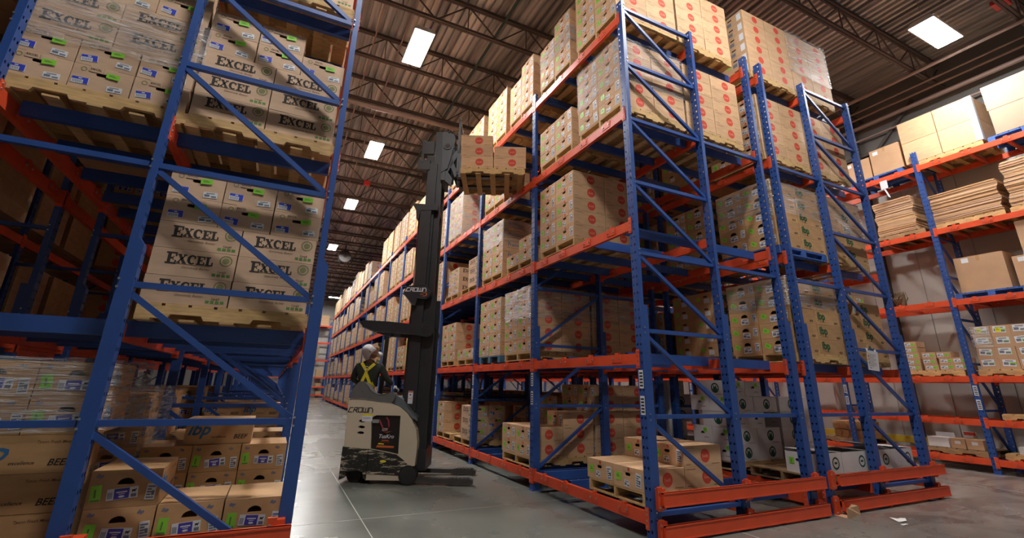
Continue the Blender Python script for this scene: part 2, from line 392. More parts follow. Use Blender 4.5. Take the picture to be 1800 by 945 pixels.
STY = {  # L (long side), W (end), H, base material, text for labels, object name, handle
    'disc':  (.60, .52, .222, 'card', 'red-disc carton', 'red_disc_carton'),
    'slab':  (.575, .385, .216, 'cardx', 'black-lettered carton', 'black_lettered_carton'),
    'gibp':  (.60, .52, .222, 'cardb', 'green-lettered carton', 'green_lettered_carton'),
    'bibp':  (.575, .40, .232, 'cardb', 'blue-marked carton', 'blue_marked_carton'),
    'white': (.575, .40, .245, 'whitebox', 'white emblem carton', 'white_emblem_carton'),
    'prem':  (.60, .52, .222, 'card', 'grey-lettered carton', 'grey_lettered_carton'),
    'small': (.30, .30, .22, 'cardp', 'small green-labelled carton', 'green_labelled_carton'),
    'flat':  (.36, .26, .13, 'cardp', 'flat green-labelled carton', 'flat_labelled_carton'),
}
def carton_body(style):
    L, W, H, base = STY[style][:4]; b = MB(); hx, hy = L / 2, W / 2; kids = []
    g = .003
    b.poly([(-hx, -hy, 0), (-hx, hy, 0), (hx, hy, 0), (hx, -hy, 0)], base)
    b.poly([(-hx, -hy, H), (hx, -hy, H), (hx, hy, H), (-hx, hy, H)], base)
    for s in (-1, 1):
        F = frame((0, s * hy, H / 2), (-s, 0, 0), (0, 0, 1)); b.rect(F, -hx, -H / 2, hx, H / 2, base, 0)
        E = frame((s * hx, 0, H / 2), (0, s, 0), (0, 0, 1))
        lines = lambda *rs: [b.rect(F, u0, v0, u1, v0 + .006, 'inkline', .0012) for u0, v0, u1 in rs]
        out = [(-hy, -H / 2), (hy, -H / 2), (hy, H / 2), (-hy, H / 2)]
        if style == 'disc':
            b.disc(F, .04, .0, .074, 'red', .0012, 24); b.shape(F, text('Swift', .036, .01), .04, 0, 'redtext', 1, .002)
            lines((-.27, .085, -.13), (.14, -.09, .27), (-.27, -.09, -.2))
            b.holed(E, out, [slot_loop(.0, .035, .085, .032)], base)
            b.box(s * hx - (.004 if s < 0 else 0), -.11, H - .05, s * hx + (.004 if s > 0 else 0), .09, H + .001, base)
            b.disc(E, .02, .088, .02, 'red', .0055, 12)
            kids.append((s, 'green', .085, .085, -.16, -.005)); kids.append((s, 'tall', .085, .14, .185, -.005)); kids.append((s, 'wide', .09, .07, -.02, -.055))
        elif style == 'prem':
            b.shape(F, text('Premium', .075, .014), .0, .03, 'ibpb', 1, .0015, .15); lines((-.27, .085, -.13), (.14, -.09, .27), (-.2, -.05, .1))
            b.holed(E, out, [slot_loop(.0, .035, .085, .032)], base)
            b.box(s * hx - (.004 if s < 0 else 0), -.11, H - .05, s * hx + (.004 if s > 0 else 0), .09, H + .001, base)
            kids.append((s, 'green', .085, .085, -.16, -.005)); kids.append((s, 'tall', .085, .14, .185, -.005)); kids.append((s, 'wide', .09, .07, -.02, -.055))
        elif style == 'slab':
            b.shape(F, SLAB, -.03, .032, 'ink', .074, .0012); b.rect(F, -.12, -.012, .11, -.009, 'ink', .0012)
            b.shape(F, text('Genuinely Better', .02), .02, -.034, 'inkr', 1, .0012, .2)
            b.ring(F, .215, .05, .036, .046, 'sealg', .0012); b.ring(F, .215, .05, .0, .026, 'sealg', .0012, 12)
            b.shape(F, text('Cargill', .017, .01), .2, -.045, 'inkr', 1, .0012)
            for k in range(4): b.rect(F, .135 + .034 * k, -.085, .161 + .034 * k, -.062, 'sqg', .0012)
            b.holed(E, out, [slot_loop(.0, .042, .085, .026)], base)
            for u0, u1 in ((-.09, -.005), (.0, .085)): b.box(s * hx - (.004 if s < 0 else 0), s * u0 if s > 0 else -u1, H - .05, s * hx + (.004 if s > 0 else 0), s * u1 if s > 0 else -u0, H + .001, base)
            b.shape(E, text('EXCEL', .018, .012), -.047, .083, 'ink', 1, .0055)
            b.ring(E, -.125, .07, .014, .02, 'sealg', .0012, 14)
            kids.append((s, 'bluelab', .105, .058, -.115, -.045)); kids.append((s, 'wide', .1, .05, .1, -.055)); kids.append((s, 'green', .085, .045, .06, .045))
        elif style == 'gibp':
            b.shape(F, text('ibp', .10, .045), -.15, .025, 'ibpg', 1.15, .0012); b.shape(F, text('BEEF', .032, .015), .2, -.07, 'ink', 1, .0012)
            lines((-.2, -.075, -.06), (-.27, -.06, -.16))
            b.holed(E, out, [slot_loop(.02, .045, .12, .05, True)], base)
            kids.append((s, 'green', .10, .07, -.165, -.0)); kids.append((s, 'wide', .14, .09, .02, -.04)); kids.append((s, 'tall', .075, .12, .2, .0))
        elif style == 'bibp':
            b.shape(F, text('ibp', .11, .03), -.16, .025, 'ibpb', 1, .0012, .28); b.shape(F, text('BEEF', .042, .02), .19, -.05, 'ink', 1, .0012, .25)
            b.shape(F, text('Tyson Fresh Meats', .018, .006), .14, .075, 'inkr', 1, .0012, .25); b.shape(F, text('excellence', .022, .01), -.0, -.05, 'ink', 1, .0012, .25)
            b.holed(E, out, [slot_loop(.0, .045, .095, .04, True)], base)
            b.box(s * hx - (.003 if s < 0 else 0), -.085, H * .62, s * hx, .085, H + .001, base) if s > 9 else None
            for u in (-.15, .12): b.shape(E, text('ibp', .024, .02), u, .085, 'ibpb', 1, .0012, .28)
            kids.append((s, 'green', .06, .1, -.15, -.02)); kids.append((s, 'brand', .17, .07, .0, -.035)); kids.append((s, 'tall', .055, .1, .155, -.035))
        elif style == 'white':
            b.ring(F, .03, .0, .058, .082, 'emb', .0012); b.poly([F(.03 + .05 * math.cos(t), -.01 + .05 * math.sin(t), .0012) for t in (PI + PI * k / 8 for k in range(9))], 'emb')
            b.rect(F, -.005, -.01, .065, .018, 'emb', .0012); b.rect(F, .0, .018, .02, .04, 'emb', .0012); b.rect(F, .04, .018, .06, .04, 'emb', .0012)
            lines((.05, -.105, .2))
            b.holed(E, out, [slot_loop(.0, .02, .08, .035, True)], base)
            kids.append((s, 'green', .075, .07, .07, .065)); b.rect(E, .02, -.06, .12, -.052, 'inkline', .0012)
        else:
            b.rect(E, -hy, -H / 2, hy, H / 2, base, 0)
            if style == 'small':
                kids.append((s, 'wide', .2, .13, -.01, .02)); kids.append((s, 'green', .1, .05, .04, .0))
            else:
                kids.append((s, 'wide', .12, .07, -.05, .0)); kids.append((s, 'green', .075, .05, .06, .0))
    return b.mesh(STY[style][5]), kids
PROTO = {}
def proto(style):
    if style not in PROTO: PROTO[style] = carton_body(style)
    return PROTO[style]
COUNT = {}
def carton(style, loc, rz, label, group, ends=(-1,)):
    me, kids = proto(style); L, W, H = STY[style][:3]
    o = obj(STY[style][5], me); o.location = loc; o.rotation_euler = (0, 0, rz); tag(o, label, 'carton', group)
    for s, kind, w, h, u, v in kids:
        if s not in ends: continue
        c = obj({'green': 'green_sticker', 'yellow': 'yellow_sticker'}.get(kind, 'shipping_label'), lab(kind, w, h), o)
        off = .006 if abs(v) > .02 and kind == 'green' and style == 'slab' else .0012
        ju, jv, jr = random.uniform(-.012, .012), random.uniform(-.008, .008), random.uniform(-.12, .12)
        if style == 'gibp' and kind == 'green': jr += -.5
        c.matrix_local = Matrix.Translation((s * (L / 2 + off), s * (u + ju), H / 2 + v + jv)) @ Matrix(((0, 0, s, 0), (s, 0, 0, 0), (0, 1, 0, 0), (0, 0, 0, 1))) @ Matrix.Rotation(jr, 4, 'Z')
        if kind == 'green': c['label'] = 'bright green sticker'
    COUNT[style] = COUNT.get(style, 0) + 1
    return o

ORD = ['bottom', 'second', 'third', 'fourth', 'fifth', 'sixth', 'seventh', 'eighth']
FARMB = {}
def far_carton(style, x, y, z, rz, H=None):
    """one more carton of the far, uncountable remainder, or of a load added for shade"""
    L, W, H0, base = STY[style][:4]; b = FARMB.setdefault(style, MB())
    b.T = Matrix.Translation((x, y, z)) @ Matrix.Rotation(rz, 4, 'Z'); hx, hy = L / 2, W / 2; H = H0
    b.box(-hx, -hy, 0, hx, hy, H, base)
    E = frame((-hx, 0, H / 2), (0, -1, 0), (0, 0, 1)); F = frame((0, -hy, H / 2), (1, 0, 0), (0, 0, 1))
    b.rect(E, -.045, .02, .04, .05, 'ink', .002)  # handle slot as a dark patch, painting the shade inside the opening
    if style in ('disc', 'prem'):
        b.rect(E, -.2, -.045, -.115, .04, 'green', .002); b.rect(E, .14, -.075, .225, .065, 'paper', .002); b.rect(E, -.065, -.09, .025, -.02, 'barc', .002)
        if style == 'disc': b.disc(F, .04, 0, .074, 'red', .002, 10)
    elif style == 'slab':
        b.shape(F, SLAB, -.03, .032, 'ink', .074, .002); b.rect(E, -.16, -.075, -.06, -.015, 'lblue', .002); b.rect(E, .05, -.08, .15, -.03, 'paper', .002); b.rect(E, .02, .03, .1, .075, 'green', .002)
    elif style == 'gibp':
        b.shape(F, text('ibp', .10, .045), -.15, .025, 'ibpg', 1.15, .002); b.rect(E, -.2, -.03, -.12, .04, 'green', .002); b.rect(E, -.04, -.08, .08, .0, 'paper', .002)
    b.T = None

LIMIT = 300
def stack(style, x0, y0, zb, layers, place, xdir=1, vis='xy', nx=2, ny=2, jit=.0025, skip=(), wpal=True, cols=None, ends=(-1,), rot=0, force=False):
    """cartons on a pallet standing at (x0..x0+1.2, y0..y0+1.04); only the ones that can be seen. layers: per layer 'L' long sides to the front, 'E' ends to the front"""
    L, W, H = STY[style][:3]; z = zb + .132 if wpal else zb; d = STY[style][4]
    for l, o in enumerate(layers):
        if o == 'L': a, c, n1, n2, r = L, W, max(1, int(1.24 / L)), max(1, int(1.1 / W)), 0
        else: a, c, n1, n2, r = W, L, max(1, int(1.24 / W)), max(1, int(1.1 / L)), PI / 2
        if nx and nx < n1: n1 = nx
        if ny and ny < n2: n2 = ny
        for i in range(n1):
            for j in range(n2):
                if (l, i, j) in skip: continue
                top = l == len(layers) - 1 and 't' in vis
                s = ('x' in vis and i == 0) or ('X' in vis and i == n1 - 1) or ('y' in vis and j == 0) or top
                if not s: continue
                x = x0 + (i + .5) * (a + .009) + random.uniform(-jit, jit); y = y0 + (j + .5) * (c + .009) + random.uniform(-jit * .4, jit * .4) + .003
                rr = r + rot + random.uniform(-.004, .004)
                if COUNT.get(style, 0) < LIMIT or force:
                    if cols: col = cols[i] + (' rear' if j and 't' in vis else '')
                    elif n2 == 1: col = ['left', 'middle', 'right'][i if n1 == 3 else i * 2] + ' column'
                    else: col = ('near', 'far')[min(j, 1)] + ' ' + (['aisle', 'middle', 'inner'][i if n1 == 3 else i * 2])
                    carton(style, (x, y, z), rr, f'{d}, {ORD[l]} layer, {col}, {place}', f'{d}s, {place}', ends)
                else: far_carton(style, x, y, z, rr)
        z += H + .0025
    return z

# ------------------------------------------------------------------ pallets
PAL = {}
def pallet_meshes(m):
    if m in PAL: return PAL[m]
    b = MB()
    for k in range(7): x = .0 + k * 1.2 / 7 * 1.0; b.box(x + .005, 0, .112, x + 1.2 / 7 - .02, 1.02, .13, m)
    s = MB(); n = [(0, .016), (.20, .016), (.22, .052), (.42, .052), (.44, .016), (.76, .016), (.78, .052), (.98, .052), (1.0, .016), (1.2, .016), (1.2, .112), (0, .112)]
    s.prism(n, 0, .038, m)
    t = MB()
    for x in (0, .28, .55, .82, 1.07): t.box(x, 0, 0, x + .1, 1.02, .0165, m)
    PAL[m] = (b.mesh('deck_boards'), s.mesh('stringer'), t.mesh('bottom_boards')); return PAL[m]
def block_meshes(m):
    if ('b', m) in PAL: return PAL[('b', m)]
    b = MB()
    for k in range(7): x = k * 1.2 / 7; b.box(x + .005, 0, .112, x + 1.2 / 7 - .02, 1.02, .13, m)
    for y in (0, .46, .92): b.box(0, y, .095, 1.2, y + .1, .112, m)
    s = MB(); s.box(0, 0, .018, .12, .1, .096, m)
    t = MB()
    for y in (0, .46, .92): t.box(0, y, 0, 1.2, y + .1, .018, m)
    PAL[('b', m)] = (b.mesh('deck_boards'), s.mesh('block'), t.mesh('bottom_boards')); return PAL[('b', m)]
def pallet(x, y, z, place, m='wood', rz=0, block=False, label=None, state=''):
    word = {'wood': 'pale wooden', 'woodd': 'weathered wooden', 'bluewood': 'blue painted', 'tealwood': 'teal painted'}[m]
    deck, st, bot = block_meshes(m) if block else pallet_meshes(m)
    o = obj('pallet', deck); o.location = (x, y, z); o.rotation_euler = (0, 0, rz); tag(o, label or f'{word} pallet, {place}', 'pallet', 'pallets on the racks')
    if block:
        for px in (0, .54, 1.08):
            for py in (0, .46, .92): c = obj('block', st, o); c.location = (px, py, 0)
    else:
        for py in (.0, .491, .982): c = obj('stringer', st, o); c.location = (0, py, 0)
    obj('bottom_boards', bot, o)
    return o

def wrap(x0, y0, z0, x1, y1, z1, label, skirt=.0):
    b = MB(); n = 14; rows = 7; g = .012
    ring = []
    for s in range(4):
        P = [(x0 - g, y0 - g), (x1 + g, y0 - g), (x1 + g, y1 + g), (x0 - g, y1 + g)]; a, c = P[s], P[(s + 1) % 4]
        for k in range(n): t = k / n; ring.append((a[0] + (c[0] - a[0]) * t, a[1] + (c[1] - a[1]) * t, s, t))
    N = len(ring); V = []
    for r in range(rows + 1):
        z = z0 + (z1 - z0) * r / rows
        for x, y, s, t in ring:
            d = (random.uniform(-.004, .010) if .02 < t < .98 else 0); nx, ny = [(0, -1), (1, 0), (0, 1), (-1, 0)][s]
            V.append((x + nx * d, y + ny * d, z + random.uniform(-.008, .008) * (r in (0, rows))))
    F = [(r * N + k, r * N + (k + 1) % N, (r + 1) * N + (k + 1) % N, (r + 1) * N + k) for r in range(rows) for k in range(N)]
    b.faces(V, F, 'film'); o = b.build('stretch_wrap', smooth=True); tag(o, label, 'plastic wrap', 'stretch film on pallet loads'); return o

# ------------------------------------------------------------------ racks
ZL = [.20, 1.825, 3.458, 5.07, 6.67]
BR = [.24, 1.20, 2.15, 3.10, 4.06, 5.00, 5.91, 6.86]
L_BAY = 2.59
def post_mesh(h, s, reinf=2.45, front=False):           # web faces local -x when s = 1, +x when s = -1
    b = MB(); X = lambda x: s * x; DP = .05 if front else .058
    w = .045 if front else .055; h1, h2 = (.032, .014) if front else (.038, .018); cols = [(-w, -h1, 0), (-h1, -h2, 1), (-h2, h2, 0), (h2, h1, 1), (h1, w, 0)]
    for y0, y1, hole in cols:
        if not hole: b.poly([(X(0), y0, 0), (X(0), y0, h), (X(0), y1, h), (X(0), y1, 0)], 'blue'); continue
        z = 0; k = .06
        while z < h:
            z2 = min(h, z + .074); b.poly([(X(0), y0, z), (X(0), y0, z2), (X(0), y1, z2), (X(0), y1, z)], 'blue'); z = z2 + .026
    for y in (-w, w):
        yi = y - math.copysign(.002, y)
        b.poly([(X(0), y, 0), (X(DP), y, 0), (X(DP), y, h), (X(0), y, h)], 'blue')
        b.poly([(X(DP), y, 0), (X(DP), y * .55, 0), (X(DP), y * .55, h), (X(DP), y, h)], 'blue')
        if reinf and not front:
            b.box(min(X(DP), X(.11)), min(y, y * .94), 0, max(X(DP), X(.11)), max(y, y * .94), reinf, 'blue')
            b.box(min(X(DP), X(.115)), min(y, y * .5), reinf - .004, max(X(DP), X(.115)), max(y, y * .5), reinf, 'blue')
    if reinf and front:
        for y0, y1, hole in cols:
            if not hole: b.poly([(X(-.045), y0, 0), (X(-.045), y0, reinf), (X(-.045), y1, reinf), (X(-.045), y1, 0)], 'blue'); continue
            z = 0
            while z < reinf:
                z2 = min(reinf, z + .074); b.poly([(X(-.045), y0, z), (X(-.045), y0, z2), (X(-.045), y1, z2), (X(-.045), y1, z)], 'blue'); z = z2 + .026
        for y in (-w, w):
            b.poly([(X(-.045), y, 0), (X(0), y, 0), (X(0), y, reinf + .06), (X(-.045), y, reinf)], 'blue')
        b.poly([(X(-.045), -w, reinf), (X(-.045), w, reinf), (X(0), w, reinf + .06), (X(0), -w, reinf + .06)], 'blue')
    elif reinf: b.box(min(X(.11), X(.115)), -w, 0, max(X(.11), X(.115)), w, reinf, 'blue')
    b.box(min(X(-.03), X(.17)), -.07, 0, max(X(-.03), X(.17)), .07, .008, 'blue')
    for z in [q + d for q in BR for d in (-.03, .03)]:
        for y in (-w - .004, w + .004):
            if z < h: b.cyl((X(.045), y, z), (X(.045), y + math.copysign(.006, y), z), .009, 'steel', 6)
    return b.mesh('post')
def beam_mesh(length, s, plates=True, connectors=False):
    b = MB(); y0, y1 = .056, length - .056
    b.box(min(0, s * .05), y0, -.0625, max(0, s * .05), y1, .0625, 'orange')
    if plates:
        for y in (.42, .98, 1.64, 2.2):
            b.box(min(-.006 * s, 0), y - .09, -.03, max(-.006 * s, 0), y + .09, .06, 'orange')
            b.box(min(-.004 * s, s * .03), y - .03, .06, max(-.004 * s, s * .03), y + .03, .085, 'orange')
            for yy in (y - .06, y + .06): b.cyl((-.006 * s, yy, .012), (-.016 * s, yy, .012), .012, 'steel', 6)
    if connectors:
        for y in (.05, length - .05): b.box(min(-.008 * s, .05 * s), y - .045, -.1, max(-.008 * s, .05 * s), y + .045, .1, 'orange')
    return b.mesh('beam')
def connector_mesh(s):
    b = MB(); b.box(min(-.008 * s, .003 * s), -.048, -.105, max(-.008 * s, .003 * s), .006, .105, 'orange'); b.box(min(-.008 * s, .06 * s), .004, -.1, max(-.008 * s, .06 * s), .01, .1, 'orange')
    for z in (-.075, -.02, .035, .08): b.cyl((-.008 * s, -.02, z), (-.014 * s, -.02, z), .009, 'steel', 6)
    return b.mesh('connector')
def rail_mesh(x0, x1):
    b = MB(); b.box(x0, -.03, -.03, x1, -.024, .09, 'blue'); b.box(x0, -.03, .084, x1, .03, .09, 'blue'); b.box(x0, -.03, -.03, x1, .02, -.024, 'blue'); b.box(x0, .024, .03, x1, .03, .084, 'blue')
    return b.mesh('pallet_rail')
def loc_label_mesh(s):
    b = MB(); b.box(min(-.002 * s, 0), -.035, 0, max(-.002 * s, 0), .035, .2, 'paper')
    for k in range(5): b.box(min(-.0028 * s, -.002 * s), -.026, .02 + .034 * k, max(-.0028 * s, -.002 * s), .026, .04 + .034 * k, 'ink')
    return b.mesh('location_label')

def rack(name, label, y0, nb, posts, frames, spacers, beams_x, s, rails, near, posts_h=6.95, diag=1, label_posts=(), levels=ZL, railbays=3, reinf=2.45, front=False):
    """posts: x of each post line; frames: pairs of post indices braced with diagonals; spacers: pairs with ties only; s = 1 when webs face -x"""
    root = empty(name, (posts[0], y0, 0)); ox = posts[0]; tag(root, label, 'pallet rack')
    pm = post_mesh(posts_h, s, reinf, front); bm = beam_mesh(L_BAY, s); bmf = beam_mesh(L_BAY, s, False, True); cm = connector_mesh(s); cm2 = cm
    far = MB(); farb = MB(); farr = MB(); fard = MB(); npost = 0
    for k in range(nb + 1):
        for i, px in enumerate(posts):
            c = obj('post', pm, root); c.location = (px - ox, k * L_BAY, 0)
        for a, c2 in frames + spacers:
            xa, xb = posts[a] - ox + s * .085, posts[c2] - ox + (0 if s > 0 else s * 0); y = k * L_BAY
            xa, xb = (posts[a] - ox + s * .045, posts[c2] - ox + s * .045)
            fr = (a, c2) in frames
            H = MB() if k < 2 else fard
            for j, z in enumerate(BR):
                if not fr and j not in (1, 3, 5): continue
                m = MB() if k < 2 else fard
                m.box(min(xa, xb) + .02, y - .024, z - .022, max(xa, xb) - .02, y + .024, z + .022, 'blue')
                if k < 2: m.build('brace', root)
                if fr and j:
                    m = MB() if k < 2 else fard; za, zb_ = (z - .03, BR[j - 1] + .03)
                    if diag < 0 and k: za, zb_ = zb_, za
                    dx = math.copysign(.03, xb - xa)
                    m.bar((xa + dx, y + .004, za), (xb - dx, y + .004, zb_), .04, .042, 'blue', (0, 0, 1))
                    if k < 2: m.build('diagonal_brace', root)
    for k in range(nb):
        for z in levels:
            for bx in beams_x:
                x = bx - ox
                if k < near:
                    c = obj('beam', bm, root); c.location = (x, k * L_BAY, z)
                    if k < 2:
                        d = obj('connector', cm, c); d.location = (0, .052, 0)
                        d = obj('connector', cm, c); d.location = (0, L_BAY - .052, 0); d.scale = (1, -1, 1)
                else:
                    farb.T = Matrix.Translation((x, k * L_BAY, z)); farb.box(min(0, s * .05), .05, -.0625, max(0, s * .05), L_BAY - .05, .0625, 'orange')
                    farb.box(min(-.008 * s, .05 * s), -.05, -.1, max(-.008 * s, .05 * s), .05, .1, 'orange'); farb.T = None
            if rails and k < railbays:
                for y in (.30, .98, 1.62, 2.30):
                    c = obj('pallet_rail', rails, root); c.location = (0, k * L_BAY + y, z)
            elif rails:
                for y in (.30, .98, 1.62, 2.30): farr.box(min(posts[0], posts[-1]) - ox + .06, k * L_BAY + y - .03, z - .03, max(posts[0], posts[-1]) - ox, k * L_BAY + y + .03, z + .09, 'blue')
    if fard.v: o = fard.build('brace', root); o['kind'] = 'stuff'
    if farb.v: o = farb.build('beam', root); o['kind'] = 'stuff'
    if farr.v: o = farr.build('pallet_rail', root); o['kind'] = 'stuff'
    lm = loc_label_mesh(s)
    for k in range(min(nb + 1, 7)):
        for pi in label_posts:
            for z in (1.50, 1.22): c = obj('location_label', lm, root); c.location = (posts[pi] - ox, k * L_BAY, z); c['label'] = 'white barcode label'
    return root
# ------------------------------------------------------------------ the building
b = MB(); b.box(-16, -8, -.1, 14.6, 51.4, 0, 'floor'); struct('floor', b)
b = MB()
for x in (-.9 + 2.02, 4.9, 11.3): b.box(x - .006, -8, 0, x + .006, 51.4, .0008, 'joint')
for y in (-2, 2.1, 6.15, 10.3, 14.6, 19, 24, 29, 34, 39, 44): b.box(-16, y - .005, 0, 14.6, y + .005, .0008, 'joint')
struct('trim_1', b)
b = MB(); b.box(14.6, -8, 0, 14.8, 51.4, 7.6, 'whitewall'); b.box(14.6, -8, 7.6, 14.8, 51.4, 10.2, 'greywall')
for k in range(52): b.box(14.592, -8 + 1.15 * k, 0, 14.6, -7.988 + 1.15 * k, 7.6, 'seam')
struct('wall_right', b)
b = MB(); b.box(-16, 51.4, 0, 14.8, 51.6, 10.2, 'whitewall')
for k in range(26): b.box(-16 + 1.15 * k, 51.392, 0, -15.988 + 1.15 * k, 51.4, 10, 'seam')
for z in (4.1, 7.6): b.box(-16, 51.34, z, 14.6, 51.4, z + .12, 'seam')
struct('wall_back', b)
b = MB(); b.box(-16.2, -8, 0, -16, 51.4, 10.2, 'whitewall'); struct('wall_left', b)
b = MB(); b.box(-16.2, -8.2, 0, 14.8, -8, 10.2, 'whitewall'); struct('wall_front', b)
# corrugated roof deck, ribs along the aisle
b = MB(); x = -16.0; prof = []
while x < 14.6:
    prof += [(x, 9.95), (x + .075, 9.95), (x + .09, 10.03), (x + .165, 10.03)]; x += .18
v = [(px, y, pz) for px, pz in prof for y in (-8, 51.4)]
b.faces(v, [(2 * k, 2 * k + 1, 2 * k + 3, 2 * k + 2) for k in range(len(prof) - 1)], 'deck'); b.box(-16.2, -8.2, 10.1, 14.8, 51.6, 10.3, 'steeldark'); struct('ceiling', b)
# open-web joists across the aisle
b = MB()
for dy in (-.05, .01): b.box(-16, dy, 9.87, 14.6, dy + .045, 9.95, 'joist'); b.box(-16, dy, 9.18, 14.6, dy + .045, 9.24, 'joist')
x = -16; up = True
while x < 14.2: b.bar((x, 0, 9.21 if up else 9.9), (x + .75, 0, 9.9 if up else 9.21), .026, .026, 'joist'); x += .75; up = not up
x = -15.25
while x < 14.5: b.bar((x, 0, 9.22), (x, 0, 9.9), .02, .02, 'joist') if int(x * 4) % 2 else None; x += 1.5
jm = b.mesh('roof_joist')
for k in range(-7, 22):
    o = obj('roof_joist', jm); o.location = (0, 8.25 + 1.94 * k, 0); o['kind'] = 'structure'; o['label'] = 'dark open-web steel roof joist spanning the aisle'
b = MB(); b.tube([(-16, 12.15, 9.06), (14.5, 12.15, 9.06)], .075, 'pipe', 12)
for x in (-3, 1.8, 6, 10): b.cyl((x, 12.15, 9.06), (x, 12.15, 9.3), .012, 'pipe', 6)
struct('trim_2', b)
b = MB(); b.tube([(3.56, -8, 9.62), (3.56, 51, 9.62)], .035, 'pipeg', 8); struct('trim_3', b)
b = MB()
for x, z, r in ((14.36, 8.95, .06), (14.1, 9.1, .03), (13.75, 9.12, .025), (13.1, 9.12, .05), (14.45, 8.6, .03)): b.tube([(x, -8, z), (x, 51, z)], r, 'pipe', 8)
for x in (.9, 1.5): b.tube([(x, -8, 9.3), (x, 51, 9.3)], .018, 'pipe', 6)
struct('trim_4', b)
b = MB()                                                             # steel columns and knee braces against the upper wall
for y in (-.5, 6.6, 13.7, 20.8, 27.9, 35, 42): 
    b.box(14.42, y - .1, 0, 14.6, y + .1, 9.95, 'steeldark')
    for dy in (-1, 1): b.bar((14.52, y, 7.6), (14.52, y + dy * 1.6, 9.2), .08, .08, 'steeldark')
b.box(14.5, -8, 8.1, 14.6, 51, 8.2, 'steeldark')
struct('trim_5', b)
b = MB(); b.tube([(14.45, 8.35, 2.1), (14.45, 8.35, .35), (14.45, 8.1, .12), (14.5, 7.9, .1)], .06, 'whitewall', 12); b.tube([(14.45, 8.35, 8), (14.45, 8.35, 2.1)], .06, 'whitewall', 12); struct('trim_6', b)

def lamp(x, y, z, along, label):
    r = empty('ceiling_light', (x, y, z), 0 if along == 'y' else PI / 2); tag(r, label, 'ceiling light', 'rectangular ceiling lights')
    b = MB(); b.prism([(-.23, .0), (.23, .0), (.18, .1), (-.18, .1)], -.64, .64, 'fixture'); b.box(-.245, -.655, -.012, -.222, .655, .02, 'fixture'); b.box(.222, -.655, -.012, .245, .655, .02, 'fixture'); b.box(-.245, -.66, -.012, .245, -.635, .02, 'fixture'); b.box(-.245, .635, -.012, .245, .66, .02, 'fixture'); b.build('housing', r)
    b = MB(); b.box(-.22, -.634, -.008, .22, .634, -.001, 'lamp'); b.build('diffuser', r)
    for yy in (-.5, .5): b = MB(); b.cyl((0, yy, .1), (0, yy, .78), .006, 'steel', 6); b.build('hanger', r)
for k, y in enumerate((9.25, 14.95, 20.6, 28.4, 34.4)):
    lamp(1.86, y, 9.13, 'y', ['bright ceiling light nearest the camera, above the open aisle', 'second bright ceiling light down the open aisle, left of the mast', 'third ceiling light down the open aisle', 'fourth ceiling light down the aisle, beside the left blue post', 'smallest, farthest ceiling light visible beside the left blue post'][k])
lamp(11.95, 3.42, 9.13, 'x', 'bright ceiling light at upper right, above the wall rack aisle')
for x, y, n in ((5.4, 1.9, 'middle rack'), (.3, 1.9, 'open aisle')): lamp(x, y, 9.13, 'x', f'ceiling light over the cross aisle by the {n}, outside the frame')
for y in (9.25, 14.95, 20.6, 28.4): lamp(11.3, y, 9.13, 'y', 'ceiling light above the wall rack aisle, hidden by the stacked cartons')
lamp(1.86, 40.5, 9.13, 'y', 'ceiling light at the far end of the aisle'); lamp(4, 46.5, 9.13, 'x', 'ceiling light before the back wall rack')
b = MB(); b.box(-.16, -.12, 0, .16, .12, .1, 'redbox'); b.box(-.03, -.03, .1, .03, .03, .7, 'redbox'); o = b.build('alarm_box', bevel=.01); o.location = (12.3, 2.45, 9.2); tag(o, 'red box fixed under the roof at the upper right corner', 'alarm box')
b = MB(); b.box(-.12, -.1, 0, .12, .1, .16, 'redbox'); b.box(-.02, -.02, .16, .02, .02, .3, 'redbox'); o = b.build('alarm_box', bevel=.01); o.location = (2.1, 17.8, 9.0); tag(o, 'small red box hanging from a roof joist down the aisle', 'alarm box')
b = MB(); b.tube([(0, -.35, 0), (0, .35, 0)], .38, 'dark', 20); b.cyl((0, 0, .36), (0, 0, .8), .03, 'dark', 8); b.ring(frame((0, -.36, 0), (1, 0, 0), (0, 0, 1)), 0, 0, .1, .36, 'steeldark', .001); o = b.build('unit_heater'); o.location = (2.75, 30, 9.0); tag(o, 'round dark heater unit hanging under the far roof joists', 'heater')

# ------------------------------------------------------------------ the racks
Y0 = 4.25
row1 = rack('pallet_rack', 'blue and orange pallet rack in the middle, along the aisle with the reach truck', Y0, 15, [3.72, 5.075, 6.34], [(0, 1)], [(1, 2)], [3.72, 5.12, 6.34], 1, rail_mesh(.06, 2.62), 5, diag=-1, label_posts=(0,))
row2 = rack('pallet_rack', 'blue and orange pallet rack right behind the middle one, with the white notice sheet', Y0, 15, [6.72, 7.90, 9.27], [(1, 2)], [(0, 1)], [6.72, 7.94, 9.30], 1, rail_mesh(.06, 2.5), 4)
left = rack('pallet_rack', 'nearest blue pallet rack at left, holding the black-lettered cartons', 4.22, 15, [.22, -1.078, -2.13], [(1, 0)], [(2, 1)], [.22, -1.078, -2.13], -1, rail_mesh(-2.32, -.06), 5, front=True)
left2 = rack('pallet_rack', 'dark pallet rack deep behind the left rack', 4.22, 8, [-2.52, -3.8, -4.9], [(1, 2)], [(0, 1)], [-2.52, -3.8, -4.9], -1, None, 1)
b = MB(); b.box(.03, -.03, -.05, 1.05, .03, .0, 'orange')
wall = rack('pallet_rack', 'single-deep pallet rack standing against the white wall at right', 4.86 - 2 * L_BAY, 14, [13.29, 14.24], [(0, 1)], [], [13.29, 14.24], 1, b.mesh('cross_support'), 5, posts_h=7.2, label_posts=(0,), levels=[.216, .967, 1.833, 3.463, 5.11, 6.76], railbays=6, reinf=0)
